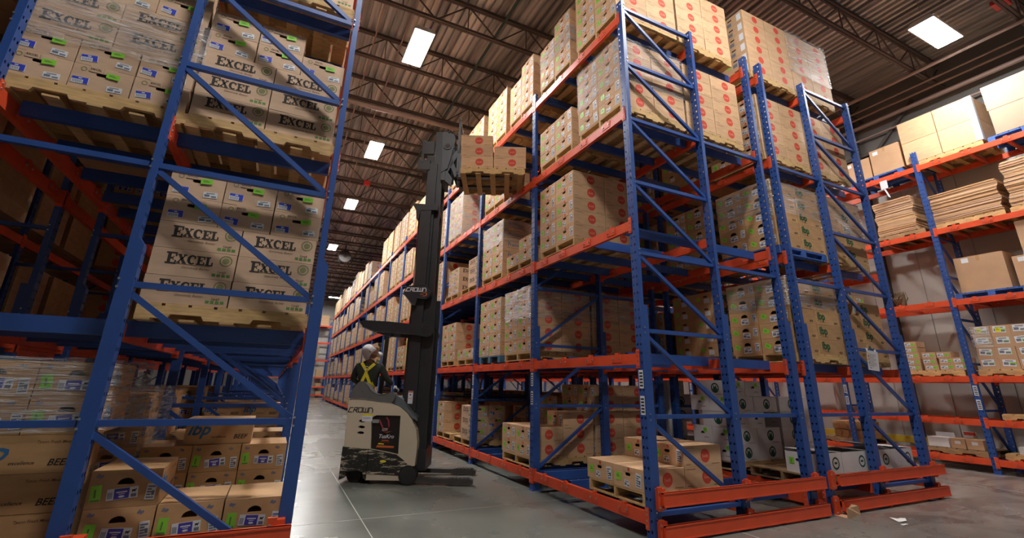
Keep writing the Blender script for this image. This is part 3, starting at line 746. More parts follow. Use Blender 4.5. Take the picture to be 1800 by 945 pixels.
back = rack('pallet_rack', 'distant pallet rack along the back wall at the end of the aisle', 0, 6, [0, 1.0], [(0, 1)], [], [0, 1.0], 1, None, 0, posts_h=7.2, levels=[.216, .967, 1.833, 3.463, 5.11, 6.76], reinf=0)
back.location = (12.0, 50, 0); back.rotation_euler = (0, 0, PI / 2)

def guard(root, x0, x1, y, z, posts):
    ox, oy = root.location.x, root.location.y; b = MB(); b.box(x0 - ox, y - .03 - oy, z - .068, x1 - ox, y + .0 - oy, z + .068, 'orange')
    b.box(x0 - ox, y - .035 - oy, z + .055, x1 - ox, y + .02 - oy, z + .068, 'orange'); b.box(x0 - ox, y - .035 - oy, z - .068, x1 - ox, y + .02 - oy, z - .055, 'orange')
    g = b.build('guard_rail', root)
    for px in posts:
        b = MB(); b.box(px - .055, y + .02 - oy, z - .1, px + .055, Y0 - .05 - oy, z + .1, 'orange'); b.box(px - .06, y + .005 - oy, z - .105, px + .0, y + .03 - oy, z + .12, 'orange')
        for dz in (-.07, .07): b.cyl((px - .045, y - .002 - oy, z + dz), (px - .045, y + .006 - oy, z + dz), .011, 'steel', 6)
        b.build('guard_bracket', g)
for z in (.395, .09): guard(row1, 3.80, 6.55, 4.14, z, [.1, 1.43, 2.72])
for z in (.40, .10): guard(row2, 6.84, 9.56, 4.14, z, [.06, 1.28, 2.66])
for z in (.445, .13): guard(left, -1.20, .26, 4.09, z, [-.06, -1.2])
for z in (.445, .13): guard(left, -2.28, -1.24, 4.09, z, [-2.2])

# ------------------------------------------------------------------ loads of the middle rack
SHELF = ['floor shelf', 'second shelf', 'third shelf', 'fourth shelf', 'top shelf']
BAYN = ['end bay', 'second bay', 'third bay', 'fourth bay', 'fifth bay', 'sixth bay', 'seventh bay', 'eighth bay', 'ninth bay', 'tenth bay', 'eleventh bay', 'twelfth bay', 'thirteenth bay', 'fourteenth bay', 'last bay']
PB = [z + .0905 for z in ZL]
def load(row, k, lv, slot, lane, style, layers, vis, m='wood', block=False, skip=(), rot=0, x=None, force=False, y=None):
    X = {('m', 'f'): 3.745, ('m', 'b'): 5.0, ('t', 'f'): 6.70, ('t', 'b'): 7.93}[(row, lane)]; X = x or X
    Y = (Y0 + k * L_BAY + (.085 if slot == 'a' else 1.33)) if y is None else y
    pl = f"{'front' if lane == 'f' else 'rear'} {'near' if slot == 'a' else 'far'} load, {SHELF[lv]}, {'middle' if row == 'm' else 'twin'} rack {BAYN[k]}"
    pallet(X, Y, PB[lv], pl, m, block=block)
    return stack(style, X, Y, PB[lv], layers, pl, vis=vis, skip=skip, rot=rot, force=force), X, Y
LL = lambda n: 'L' * n
# end bay
load('m', 0, 0, 'a', 'f', 'disc', LL(2), 'xyt', skip={(1, 0, 0), (1, 0, 1)})
load('m', 1, 0, 'a', 'b', 'disc', LL(5), 'xy')
load('m', 0, 2, 'b', 'f', 'disc', LL(5), 'xy')
load('m', 0, 3, 'a', 'f', 'disc', LL(5), 'xy'); load('m', 0, 3, 'a', 'b', 'disc', LL(5), 'y')
load('m', 0, 3, 'b', 'f', 'disc', LL(3), 'xy')
load('m', 0, 4, 'a', 'f', 'disc', LL(6), 'xy'); load('m', 0, 4, 'a', 'b', 'disc', LL(5), 'y')
load('m', 0, 4, 'b', 'f', 'disc', LL(5), 'xy', skip={(4, 0, 1)})
# second bay
load('m', 1, 0, 'a', 'f', 'disc', LL(3), 'xyt', skip={(2, 0, 0), (2, 0, 1), (2, 1, 1)})
load('m', 1, 0, 'b', 'b', 'disc', LL(4), 'xy')
load('m', 1, 1, 'a', 'f', 'disc', LL(5), 'xy'); load('m', 1, 1, 'a', 'b', 'disc', LL(5), 'y')
load('m', 1, 1, 'b', 'f', 'disc', LL(5), 'x', 'tealwood', True)
load('m', 1, 2, 'a', 'f', 'disc', LL(2), 'xy', skip={(1, 0, 1)})
load('m', 1, 2, 'b', 'f', 'prem', LL(5), 'xy', rot=.0)
load('m', 1, 3, 'a', 'b', 'disc', LL(4), 'xy')
load('m', 1, 3, 'b', 'f', 'disc', LL(3), 'x')
load('m', 1, 4, 'a', 'f', 'disc', LL(5), 'xy', skip={(4, 0, 1)}); load('m', 1, 4, 'b', 'f', 'disc', LL(5), 'x')
# third bay
load('m', 2, 0, 'a', 'f', 'slab', 'EEE', 'xy'); load('m', 2, 0, 'a', 'b', 'slab', 'EEE', 'y')
load('m', 2, 0, 'b', 'f', 'disc', LL(3), 'xy', skip={(2, 0, 0), (2, 1, 0), (1, 0, 0), (0, 0, 0)})
load('m', 2, 1, 'a', 'f', 'disc', LL(1), 'xyt'); load('m', 2, 1, 'b', 'f', 'disc', LL(4), 'xy')
load('m', 2, 2, 'a', 'f', 'slab', 'EEE', 'xy', skip={(2, 0, 1)}); load('m', 2, 2, 'b', 'f', 'slab', 'LLL', 'xy')
load('m', 2, 3, 'b', 'f', 'disc', LL(5), 'xy'); load('m', 2, 3, 'b', 'b', 'disc', LL(4), 'y')
load('m', 2, 4, 'a', 'f', 'disc', LL(5), 'x'); load('m', 2, 4, 'b', 'f', 'disc', LL(5), 'x')
# twin rack, end bay
load('t', 0, 1, 'a', 'f', 'gibp', LL(5), 'xy'); load('t', 0, 2, 'a', 'f', 'gibp', LL(5), 'xy', 'bluewood', True)
load('t', 0, 1, 'a', 'b', 'gibp', LL(4), 'y', skip={(3, 0, 0)}); load('t', 0, 2, 'a', 'b', 'gibp', LL(5), 'y')
load('t', 0, 3, 'a', 'f', 'disc', LL(5), 'xy'); load('t', 0, 3, 'a', 'b', 'disc', LL(5), 'y')
load('t', 0, 4, 'a', 'f', 'disc', LL(6), 'xy'); load('t', 0, 4, 'a', 'b', 'disc', LL(6), 'y')
z, X, Y = load('t', 0, 0, 'b', 'f', 'white', 'LLELE', 'xy')
load('t', 1, 0, 'a', 'f', 'white', 'LELLE', 'x')
load('t', 0, 0, 'b', 'b', 'white', 'LLLL', 'y')
load('t', 0, 2, 'b', 'f', 'gibp', LL(5), 'x'); load('t', 1, 2, 'a', 'f', 'gibp', LL(5), 'x')
for k, lv, s, n in ((1, 1, 'a', 4), (1, 3, 'a', 4), (2, 0, 'a', 4), (2, 1, 'b', 4), (1, 1, 'b', 4)): load('t', k, lv, s, 'f', 'gibp' if lv < 3 else 'disc', LL(n), 'xy')
# small cartons on top of the rear green-lettered load
zt = PB[1] + .132 + 4 * .2245 + .004
for i, (x, y, r) in enumerate(((8.0, 4.45, .02), (8.36, 4.44, -.02), (8.72, 4.46, .03), (8.55, 4.78, .0))):
    c = carton('flat', (x + .05, y + .14, zt if i < 3 else zt), PI / 2 + r, f"flat green-labelled carton lying on the rear green-lettered load, {['left of three', 'middle of three', 'right of three', 'behind the others'][i]}", 'flat cartons on the green-lettered load')

# open white cartons, twin rack floor shelf
pallet(6.72, 4.335, PB[0], 'under the open white cartons, floor shelf, twin rack', 'woodd'); pallet(7.97, 4.335, PB[0], 'under the lidded white cartons, floor shelf, twin rack', 'woodd')
def white_lidded(x, y, z, lift, label, L=.60, W=.42, H=.27):
    r = empty('lidded_carton', (x, y, z), random.uniform(-.02, .02)); tag(r, label, 'carton', 'white lidded cartons on the floor shelf')
    b = MB(); out = [(-W / 2, 0), (W / 2, 0), (W / 2, H), (-W / 2, H)]
    E = frame((-L / 2, 0, 0), (0, -1, 0), (0, 0, 1)); b.holed(E, out, [slot_loop(0, H * .62, .12, .035)], 'whitebox')
    b.box(-L / 2 + .001, -W / 2, 0, L / 2, W / 2, .004, 'whitebox')
    for y_ in (-W / 2, W / 2): b.poly([(-L / 2, y_, 0), (L / 2, y_, 0), (L / 2, y_, H), (-L / 2, y_, H)], 'whitebox')
    b.poly([(L / 2, -W / 2, 0), (L / 2, W / 2, 0), (L / 2, W / 2, H), (L / 2, -W / 2, H)], 'whitebox')
    F = frame((0, -W / 2, 0), (1, 0, 0), (0, 0, 1)); b.ring(F, .16, H * .5, .058, .08, 'emb', .0012)
    b.rect(F, .13, H * .46, .19, H * .56, 'emb'); b.rect(E, -.02, .05, .14, .06, 'barc'); b.build('box', r)
    b = MB(); b.T = Matrix.Translation((L / 2, 0, H + .002)) @ Matrix.Rotation(lift, 4, 'Y')
    b.box(-L, -W / 2, 0, 0, W / 2, .005, 'whitebox'); b.build('lid_flap', r)
    c = obj('green_sticker', lab('green', .075, .09), r); c.matrix_local = Matrix.Translation((-L / 2 - .0012, .12, H * .55)) @ Matrix(((0, 0, -1, 0), (-1, 0, 0, 0), (0, 1, 0, 0), (0, 0, 0, 1))); c['label'] = 'bright green sticker'
zb = PB[0] + .132
for i, (x, y, l) in enumerate(((7.05, 4.56, .06), (7.68, 4.56, .10), (8.30, 4.56, .16), (8.92, 4.56, .05))):
    white_lidded(x, y, zb, l, ['white lidded carton half hidden behind the blue end post, twin rack floor', 'white lidded carton with raised flap and green sticker beside the fallen cardboard', 'white lidded carton with the highest flap, behind the middle blue post', 'white lidded carton at the wall side of the twin rack floor'][i])

# stretch film
wrap(3.75, 4.335, 5.7, 4.96, 5.39, 6.44, 'bright stretch film around the near load, fourth shelf, middle rack end bay')
wrap(3.75, 6.925, 2.62, 4.96, 7.98, 3.18, 'stretch film round the top of the second-shelf load beside the blue post')
wrap(5.0, 6.925, 2.62, 6.22, 7.98, 3.18, 'stretch film round the rear second-shelf load behind the first blue post')
wrap(6.71, 4.335, 4.26, 7.92, 5.39, 4.80, 'glossy stretch film around the green-lettered load, third shelf, twin rack')
wrap(6.71, 4.335, 2.72, 7.92, 5.39, 3.18, 'stretch film round the green-lettered load, second shelf, twin rack')
wrap(7.94, 4.335, 4.1, 9.15, 5.39, 4.80, 'stretch film around the rear green-lettered load, third shelf, twin rack')
wrap(7.94, 4.335, 7.3, 9.15, 5.39, 8.27, 'shiny stretch film around the rear top-shelf load of the twin rack')
wrap(3.75, 10.76, 5.2, 4.96, 11.81, 6.4, 'bright stretch film round a load behind the truck mast, fourth shelf')
wrap(3.75, 8.17, 4.3, 4.96, 9.22, 4.80, 'stretch film over the grey-blue-lettered load, third shelf, second bay')
wrap(3.75, 5.58, 7.3, 4.96, 6.64, 7.65, 'band of stretch film round the far top-shelf load of the end bay')

# ------------------------------------------------------------------ the rest of the long racks
rr = random.Random(3)
for k in range(3, 15):
    for lv in range(5):
        for s in 'ab':
            q = rr.random()
            if q < .07 and k > 3: continue
            st = 'slab' if (lv == 0 and k == 3) else ('gibp' if q > .93 else 'disc')
            n = {0: rr.choice((2, 3, 4)), 4: rr.choice((4, 5, 5, 6))}.get(lv, rr.choice((3, 4, 5, 5)))
            vis = 'x' if k > 4 else 'xy'
            load('m', k, lv, s, 'f', st, ('E' if st == 'slab' else 'L') * n, vis, 'wood' if rr.random() > .3 else 'woodd')
            if k > 4 and rr.random() < .25:
                Yw = Y0 + k * L_BAY + (.085 if s == 'a' else 1.33); h = PB[lv] + .132 + n * .2245
                if rr.random() < .5: wrap(3.75, Yw, h - .6, 4.96, Yw + 1.05, h - .02, f"stretch film on the {'near' if s == 'a' else 'far'} load, {SHELF[lv]}, {BAYN[k]}, middle rack")
for k in range(3, 15, 2):
    for lv in (1, 2, 3, 4): load('t', k, lv, 'a', 'f', 'disc', LL(4), 'xy')

# ------------------------------------------------------------------ left rack
LX = -1.02
def lload(x, y, lv, style, layers, pl, cols, m='wood', z=None, **k):
    zb_ = z if z is not None else PB[lv]
    pallet(x, y, zb_, pl, m); return stack(style, x, y, zb_, layers, pl, cols=cols, **k)
C3 = ['left column', 'middle column', 'right column']; C2 = ['left column', 'right column']
FE = (-1,)
lload(LX, 4.33, 1, 'slab', 'LLLEE', 'left rack, second shelf', C3, vis='y', nx=0)
lload(LX, 4.33, 2, 'slab', 'LLLEE', 'left rack, third shelf', C3, vis='y', nx=0, skip={(4, 2, 0)})
lload(LX, 4.33, 3, 'slab', 'LLL', 'left rack, fourth shelf', C2, vis='y', nx=0)
lload(-2.22, 4.33, 2, 'slab', 'EELLEE', 'left rack, third shelf rear pallet', C3, vis='y', nx=0)
lload(-2.22, 4.33, 3, 'slab', 'LLL', 'left rack, fourth shelf rear pallet', C2, vis='y', nx=0)
lload(LX, 4.33, 0, 'bibp', 'EE', 'left rack, floor shelf front', C3, vis='yt', nx=0, skip={(1, 1, 0), (1, 2, 0), (1, 0, 1), (1, 1, 1), (1, 2, 1)})
lload(LX, 5.62, 0, 'bibp', 'EEE', 'left rack, floor shelf behind', C3, vis='yt', nx=0, skip={(2, 2, 0), (2, 1, 0), (2, 1, 1), (2, 2, 1), (2, 0, 0), (2, 0, 1)})
carton('bibp', (-.42, 5.9, PB[0] + .132 + 3 * .2345 - .232), 0, 'brown carton with large black lettering lying on the left floor load', 'loose cartons on the left floor load')
lload(-2.27, 4.33, 0, 'bibp', 'LLLEE', 'left rack, floor shelf, rear lane', C3, vis='y', nx=0)
lload(-2.27, 5.62, 0, 'bibp', 'EEEE', 'left rack, floor shelf, second rear pallet', C3, vis='yX', nx=0)
wrap(-2.22, 4.335, 1.14, -1.03, 5.39, 1.62, 'crinkled shiny stretch film at lower left, beyond the blue post')
wrap(-2.22, 5.63, .45, -1.03, 6.7, 1.42, 'dull stretch film hanging behind the left blue post')
wrap(-2.21, 4.335, 4.05, -1.01, 5.37, 4.55, 'shiny stretch film across the black-lettered cartons at upper left')
for k in (1, 2, 3):
    for lv in (0, 1, 2):
        if lv == 1 and k == 1: continue
        lload(LX, 4.33 + k * L_BAY, lv, 'bibp' if lv == 0 else 'slab', 'LLL' if k > 1 else 'EE', f'left rack, {SHELF[lv]}, {BAYN[k]}', C3, vis='y', nx=0)
        lload(-2.27, 4.33 + k * L_BAY, lv, 'bibp', 'EEEE', f'left rack rear lane, {SHELF[lv]}, {BAYN[k]}', C3, vis='y', nx=0)
for k in (1, 2):
    for lv in (0,):
        lload(-3.72, 4.33 + k * L_BAY, lv, 'bibp', 'EEEE', f'dark rack behind, {SHELF[lv]}, {BAYN[k]}', C3, vis='yX', nx=0)

def shade_bulk(style, x, y, zb, layers):                                   # loads too deep or high to tell apart, added to block light
    L, W, H = STY[style][:3]
    for l in range(layers):
        for i in range(2):
            for j in range(2): far_carton(style, x + (i + .5) * .606, y + (j + .5) * .526, zb + .132 + l * (H + .0025), 0)
for k in range(0, 6):
    for s in (0, 1.25):
        for x in (LX, -2.22):
            for lv in (3, 4):
                if not (k == 0 and s == 0 and lv == 3): shade_bulk('disc', x, 4.33 + s + k * L_BAY, PB[lv], 5)
            if k == 0 and s: shade_bulk('disc', x, 4.33 + s, PB[2], 5)
        for lv in (1, 2, 3, 4):
            if k > 2 or lv > 2: shade_bulk('disc', -3.72, 4.33 + s + k * L_BAY, PB[lv], 5)
            shade_bulk('disc', -5.0, 4.33 + s + k * L_BAY, PB[lv], 5)

USED = {(1, 0, 'a'), (1, 1, 'a'), (1, 0, 'b'), (1, 3, 'a'), (2, 0, 'a'), (2, 3, 'b')}
for k in range(1, 8):
    for lv in range(5):
        for t in 'ab':
            Y = Y0 + k * L_BAY + (.085 if t == 'a' else 1.33)
            if (k, lv, t) not in USED and not (k == 1 and lv == 3): shade_bulk('disc', 5.0, Y, PB[lv], 4 if lv else 3)
            if k > 2: shade_bulk('disc', 7.93, Y, PB[lv], 4)
            elif lv: shade_bulk('gibp', 7.93, Y, PB[lv], 4)
for lv in (1, 3, 4):
    shade_bulk('gibp', 6.70, Y0 + 1.33, PB[lv], 5); shade_bulk('gibp', 7.93, Y0 + 1.33, PB[lv], 5)
# ------------------------------------------------------------------ loads of the wall rack
def plain(x, y, z, dx, dy, dz, m, label, group=None, paper=None, tape=False, rz=0):
    b = MB(); b.box(0, -dy / 2, 0, dx, dy / 2, dz, m); E = frame((0, 0, 0), (0, -1, 0), (0, 0, 1))
    b.rect(E, -dy / 2, dz * .5 - .002, dy / 2, dz * .5 + .002, 'inkline', .0008) if tape == 'seam' else None
    if tape is True: b.box(-.0015, -.03, dz - .12, 0, .03, dz, 'tape'); b.box(-.0015, -.03, dz - .0005, dx, .03, dz + .0012, 'tape')
    o = b.build('plain_carton', bevel=.006); o.location = (x, y + dy / 2, z); o.rotation_euler = (0, 0, rz); tag(o, label, 'carton', group)
    if paper:
        p = MB(); u, v, w, h = paper; p.T = Matrix.Translation((0, 0, 0)); F = frame((-.0012, 0, 0), (0, -1, 0), (0, 0, 1)); p.rect(F, u - w / 2, v - h / 2, u + w / 2, v + h / 2, 'paper', .0)
        q = p.build('paper_label', o); q['label'] = 'white paper label'
    return o
XW = 13.362
P6 = 6.8235; P5 = 5.1735; P3 = 3.5265; P2 = 1.8965; P1 = 1.0305; P0 = .2795
wp = lambda y, z, pl, m='wood', blk=False: pallet(XW + 1.03, y, z, pl, m, rz=PI / 2, block=blk)
def wpal(y, z, pl, m='wood', blk=False, w=1.2):
    return pallet(XW + 1.02, y, z, pl, m, rz=PI / 2, block=blk)
wpal(3.62, P6, 'under four stacked plywood-coloured cartons, wall rack top'); wpal(2.34, P6, 'under the pale cartons, wall rack top right', 'bluewood', True); wpal(5.15, P6, 'under the three brown cartons, wall rack top', 'bluewood', True)
for i, (y, z, n) in enumerate(((4.335, P6 + .133, 'lower left'), (3.60, P6 + .133, 'lower right'), (4.335, P6 + .70, 'upper left'), (3.60, P6 + .70, 'upper right'))):
    plain(XW + .0, y, z, .84, .72, .562, 'card', f'large smooth carton, {n} of four stacked on the wall rack top', 'four large cartons on the wall rack top')
b = MB(); b.box(XW - .008, 3.602, P6 + .14, XW - .002, 3.70, P6 + 1.26, 'paper'); b.box(XW - .008, 3.590, P6 + .14, XW + .10, 3.597, P6 + 1.26, 'paper'); tag(b.build('corner_protector'), 'white corner strip on the four large cartons, wall rack top', 'corner strip')
for i, z in enumerate((P6 + .133, P6 + .133 + .60)): plain(XW, 2.345 + .02 * i, z, .84, 1.04, .595, 'cardl', f"pale cream carton, {['lower', 'upper'][i]} of two at the upper right edge", 'pale cartons at the upper right')
plain(XW, 5.12, P6 + .133, .5, .66, .70, 'cardp', 'brown carton with white label, front one beside the wall rack post top', 'brown cartons on the blue pallet', (-.2, .6, .12, .1), True)
plain(XW + .51, 5.25, P6 + .133, .34, .62, .86, 'cardp', 'taller brown carton behind the labelled one, wall rack top', 'brown cartons on the blue pallet', (-.1, .78, .12, .09))
plain(XW + .02, 5.82, P6 + .133, .6, .58, .58, 'cardp', 'brown carton with white label, left on the blue pallet, wall rack top', 'brown cartons on the blue pallet', (-.2, .5, .1, .09), True)
# flattened cartons
def flat_stack(y0, y1, z0, n, t, pl, fold=.0):
    z = z0
    for k in range(n):
        b = MB(); w = y1 - y0; j = random.uniform(-.008, .008) + .02 * math.sin(k * .35); d = random.uniform(.80, .83); tt = t * random.uniform(.8, 1.1); dip = lambda u: .003 * math.sin(u * 5)
        pts = [(x, yy) for x in (0, d) for yy in (0, w * .18, w * .5, w * .82, w)]
        V = [(x, yy, s + dip(yy)) for s in (0, tt * .93) for x, yy in pts]
        F = []
        for q in range(4): F += [(q, q + 5, q + 6, q + 1), (10 + q, 11 + q, 16 + q, 15 + q), (q, q + 1, q + 11, q + 10), (q + 5, q + 15, q + 16, q + 6)]
        F += [(0, 10, 15, 5), (4, 9, 19, 14)]
        b.faces(V, F, random.choice(('card', 'cardp', 'cardb', 'cardx'))); o = b.build('flattened_carton'); o.location = (XW + .02 + random.uniform(-.012, .012), y0 + j, z + .013); o.rotation_euler = (0, 0, random.uniform(-.008, .008))
        tag(o, f'flattened cardboard carton in the stack {pl}', 'flattened carton', f'flattened cartons {pl}'); z += tt * 1.0
    return z
wpal(5.02, P5, 'under the left flattened-carton stack, wall rack', 'woodd'); wpal(3.62, P5, 'under the middle flattened-carton stack, wall rack', 'wood'); wpal(2.34, P5, 'under the right flattened-carton stack, wall rack', 'wood')
flat_stack(5.16, 5.98, P5 + .133, 44, .0215, 'left of the blue wall rack post')
flat_stack(3.63, 4.82, P5 + .133, 38, .0195, 'right of the blue wall rack post')
flat_stack(2.32, 3.5, P5 + .133, 48, .0225, 'at the right picture edge')
b = MB(); b.box(0, 0, 0, .004, .16, .22, 'paper'); b.bar((.002, .08, 0), (.002, .02, -.25), .1, .004, 'paper', (0, 1, 0)); o = b.build('paper_strip'); o.location = (13.27, 5.5, 6.5); tag(o, 'torn white paper strip hanging from the orange wall rack beam', 'paper strip')
# big cartons on the blue pallet
wpal(3.60, P3, 'under the big brown carton, wall rack fourth level', 'bluewood', True); wpal(2.34, P3, 'at the right edge, wall rack fourth level', 'wood')
plain(XW + .02, 3.86, P3 + .133, .84, .82, .78, 'cardp', 'big brown carton with a white label alone on the blue pallet', None, (-.22, .70, .12, .1), True)
plain(XW + .02, 2.95, P3 + .133, .84, .8, .62, 'cardp', 'brown carton cut off by the right edge, beside the big one', None, (-.25, .54, .14, .09))
plain(XW - .0, 2.55, P3 + .76, .84, 1.0, .70, 'cardp', 'large carton at the right edge, above the big brown one', None, None, True)
b = MB()
for k in range(14):
    a = random.random() * 6.28; b.tube([(0 + .1 * math.cos(a), .1 * math.sin(a), 0), (.14 * math.cos(a + .6), .16 * math.sin(a + .6), .18), (.08 * math.cos(a + 1.4), .1 * math.sin(a + 1.4), .34)], .012, 'crate', 6)
b.tube([(0, 0, 0), (0, 0, .3)], .09, 'crate', 10); o = b.build('netted_bundle'); o.location = (13.45, 5.86, 3.526); tag(o, 'brown netted bundle on the orange wall rack beam', 'bundle')
# small labelled cartons
wpal(3.56, P2, 'under the small labelled cartons, wall rack', 'wood'); wpal(2.34, P2, 'at right edge, wall rack second level', 'wood')
CN = ['left', 'second', 'third', 'fourth']
for c in range(4):
    for r in range(4):
        carton('small', (XW + .17, 4.55 - .305 * c, P2 + .132 + .2225 * r), random.uniform(-.02, .02), f'small green-labelled carton, {ORD[r]} layer, {CN[c]} column, wall rack second level', 'small labelled cartons on the wall rack')
o = [q for q in COL.objects if q.name.startswith('green_labelled_carton')]
for q in (o[3], o[7]):
    y = obj('yellow_sticker', lab('yellow', .09, .09), q); y.matrix_local = Matrix.Translation((-.153, .03, .13)) @ Matrix(((0, 0, -1, 0), (-1, 0, 0, 0), (0, 1, 0, 0), (0, 0, 0, 1))); y['label'] = 'yellow sticker'
wrap(XW, 4.42, P2 + .58, XW + .35, 4.72, P2 + 1.02, 'loose shiny film on the corner of the small labelled cartons')
wpal(4.98, P2, 'under the flat labelled cartons, wall rack second level', 'wood')
for c, (y, n) in enumerate(((5.87, 5), (5.56, 3), (5.27, 3), (4.99 + .02, 2))):
    for r in range(n):
        carton('flat', (XW + .2, y + random.uniform(-.01, .01), P2 + .132 + .1325 * r), random.uniform(-.03, .03), f'flat green-labelled carton, {ORD[r]} layer, {CN[c]} column, left of the wall rack post', 'flat labelled cartons on the wall rack')
wpal(3.38, P1, 'lying empty on the wall rack, third beam from the floor', 'wood')
# floor level
wpal(4.95, P0, 'under the white box and brown boxes, wall rack floor', 'woodd'); wpal(3.5, P0, 'nearest the right edge, wall rack floor', 'wood'); wpal(7.3, P0, 'under the brown bundles behind the twin rack posts', 'woodd')
plain(XW + .02, 5.57, P0 + .133, .4, .38, .2, 'whitebox', 'low white box on the wall rack floor shelf', None)
b = MB(); b.T = Matrix.Rotation(-.3, 4, 'Y'); b.box(0, 0, 0, .004, .34, .3, 'paper'); b.box(-.001, .12, .06, 0, .2, .13, 'red'); o = b.build('white_board'); o.location = (XW + .48, 5.6, P0 + .135); tag(o, 'white board with a red mark leaning behind the low white box', 'board')
b = MB(); b.T = Matrix.Rotation(-.25, 4, 'Y'); b.box(0, 0, 0, .004, .24, .34, 'paper'); b.box(-.001, .02, .26, 0, .22, .33, 'red'); b.poly([(-.001, .07, .05), (-.001, .17, .05), (-.001, .12, .15)], 'ink'); o = b.build('safety_sign'); o.location = (XW + .55, 5.24, P0 + .135); tag(o, 'white sign with red header leaning among the boxes, wall rack floor', 'sign')
for i, (y, dy) in enumerate(((5.30, .25), (5.00, .28))): plain(XW + .03, y, P0 + .133, .4, dy, .2, 'cardp', f"low brown box {['beside the low white box', 'next to the wall rack post'][i]}, wall rack floor", 'low brown boxes on the wall rack floor', (0, .12, .1, .06))
for i, (y, z) in enumerate(((7.32, 0), (7.70, 0), (7.34, .2), (7.72, .2))):
    b = MB(); b.tube([(0, 0, .1), (.7, 0, .1)], [.085, .085], 'cardb', 14); b.tube([(0, .19, .1), (.7, .19, .1)], .085, 'cardb', 14); b.box(.02, -.09, .0, .68, .28, .19, 'cardb'); o = b.build('brown_bundle', smooth=False); o.location = (XW + .05, y, P0 + .133 + z)
    tag(o, f"rounded brown paper bundle behind the twin rack, {['lower right', 'lower left', 'upper right', 'upper left'][i]} of four", 'bundle', 'brown bundles on the wall rack floor')
plain(XW + .02, 4.18, P0 + .133, .35, .3, .14, 'whitebox', 'small white box on the floor pallet at the right edge', None, (0, .07, .14, .05))
b = MB(); b.box(14.25, 6.3, .36, 14.33, 8.8, .52, 'yguard')
for y in (6.4, 8.7): b.box(14.27, y - .05, 0, 14.32, y + .05, .36, 'yguard')
tag(b.build('guard_rail', bevel=.006), 'yellow guard rail low along the white wall', 'guard rail')
# further along the wall rack
for i, (k, z) in enumerate(((0, P6), (0, P5), (1, P3), (1, P6), (2, P2), (2, P5), (3, P3))):
    y = 7.6 + k * L_BAY; wpal(y, z, f"wall rack, {['nearest', 'next', 'third', 'fourth'][k]} bay past the twin rack end, {['top', 'fifth', 'fourth', 'top', 'second', 'fifth', 'fourth'][i]} level")
    plain(XW + .03, y + .1, z + .133, .82, .95, .8, 'cardp', f"brown carton on the wall rack, {['top', 'fifth', 'fourth', 'top', 'second', 'fifth', 'fourth'][i]} level, {['nearest', 'next', 'third', 'fourth'][k]} bay past the twin rack", None)

# ------------------------------------------------------------------ loads of the back rack
for i, (x, z, dx, dz, m) in enumerate(((3.2, P6, .75, 1.0, 'card'), (2.75, P3, .65, 1.35, 'cardl'), (2.5, P2, .5, .9, 'cardl'), (3.4, P2, .6, .7, 'card'), (2.5, P1, .7, .3, 'cardl'), (3.5, P1, .5, .3, 'card'), (2.6, P0, .6, .3, 'card'), (3.6, P0, .5, .3, 'card'), (4.4, P6, .6, .8, 'card'), (.6, P6, .9, .9, 'card'), (.5, P3, .9, .9, 'card'))):
    lv = {P6: 'top', P3: 'fourth', P2: 'third', P1: 'second', P0: 'lowest'}[z]
    b = MB(); b.box(0, 0, 0, dx, .9, dz, m)
    for k in range(1, 4): b.box(-.001, -.001, dz * k / 4, dx + .001, 0, dz * k / 4 + .01, 'inkline')
    o = b.build('boxed_load', bevel=.006); o.location = (x, 50.03, z); tag(o, f"distant {'pale' if m == 'cardl' else 'brown'} boxed load, back rack {lv} level, {['centre', 'centre', 'left side', 'right side', 'left side', 'right side', 'left side', 'right side', 'far right', 'far left', 'far left'][i]}", 'boxed load', 'boxed loads on the back rack')

# ------------------------------------------------------------------ reach truck
TH = -.435
hx_, hy_ = math.cos(TH), math.sin(TH)
def tw(lx, ly, z):                                                   # truck frame to world
    u, v = lx - 1.9, ly + 8.45
    return Vector((u * math.cos(.435) + v * math.sin(.435), -u * math.sin(.435) + v * math.cos(.435), z))
T = empty('reach_truck', tw(0, 0, 0), TH); tag(T, 'cream and black stand-up reach truck with its mast raised in the aisle', 'reach truck')
prof_top = [(-.57, 1.25), (-.37, 1.25), (-.17, 1.23), (.12, 1.185), (.27, 1.13), (.38, 1.05), (.47, .95), (.555, .80), (.59, .62), (.59, .5), (.575, .27)]
# near side panel with the battery window
b = MB(); yn = -.5
outline = [(-.56, .52), (-.16, .50), (-.13, .50), (.28, .43), (.40, .35), (.49, .27)] + prof_top[::-1]
win = [(-.135, .505), (.305, .435), (.29, 1.0), (-.10, 1.0), (-.15, .975), (-.17, .93)]
vents = [[(cu + .055 * math.cos(t), cv + .022 * math.sin(t)) for t in (2 * PI * k / 14 for k in range(14))] for cu, cv in ((-.315, .91), (-.315, .82), (-.318, .735))]
S_ = frame((0, yn, 0), (1, 0, 0), (0, 0, 1))
b.holed(S_, outline, [win] + vents, 'cream', .07, 'cream', 'dark')
b.faces([(x, yn, z) for x, z in outline] + [(x, -.27, z) for x, z in outline], [(k, (k + 1) % len(outline), (k + 1) % len(outline) + len(outline), k + len(outline)) for k in range(len(outline))], 'cream')
b.prism(outline, -.272, -.27, 'cream')
b.prism([(.0, .3), (.56, .3), (.585, .6), (.55, .80), (.47, .95), (.38, 1.05), (.27, 1.13), (.12, 1.185), (.0, 1.2)], -.265, .5, 'cream')
b.shape(S_, ANGULAR, -.35, 1.075, 'ink', .066, .0015, .1)
body = b.build('body', T)
b = MB(); B_ = frame((0, yn + .066, 0), (1, 0, 0), (0, 0, 1))
b.prism([(-.13, .51), (.30, .44), (.288, .99), (-.10, .99), (-.16, .93)], yn + .03, yn + .066, 'battery')
B_ = frame((0, yn + .029, 0), (1, 0, 0), (0, 0, 1))
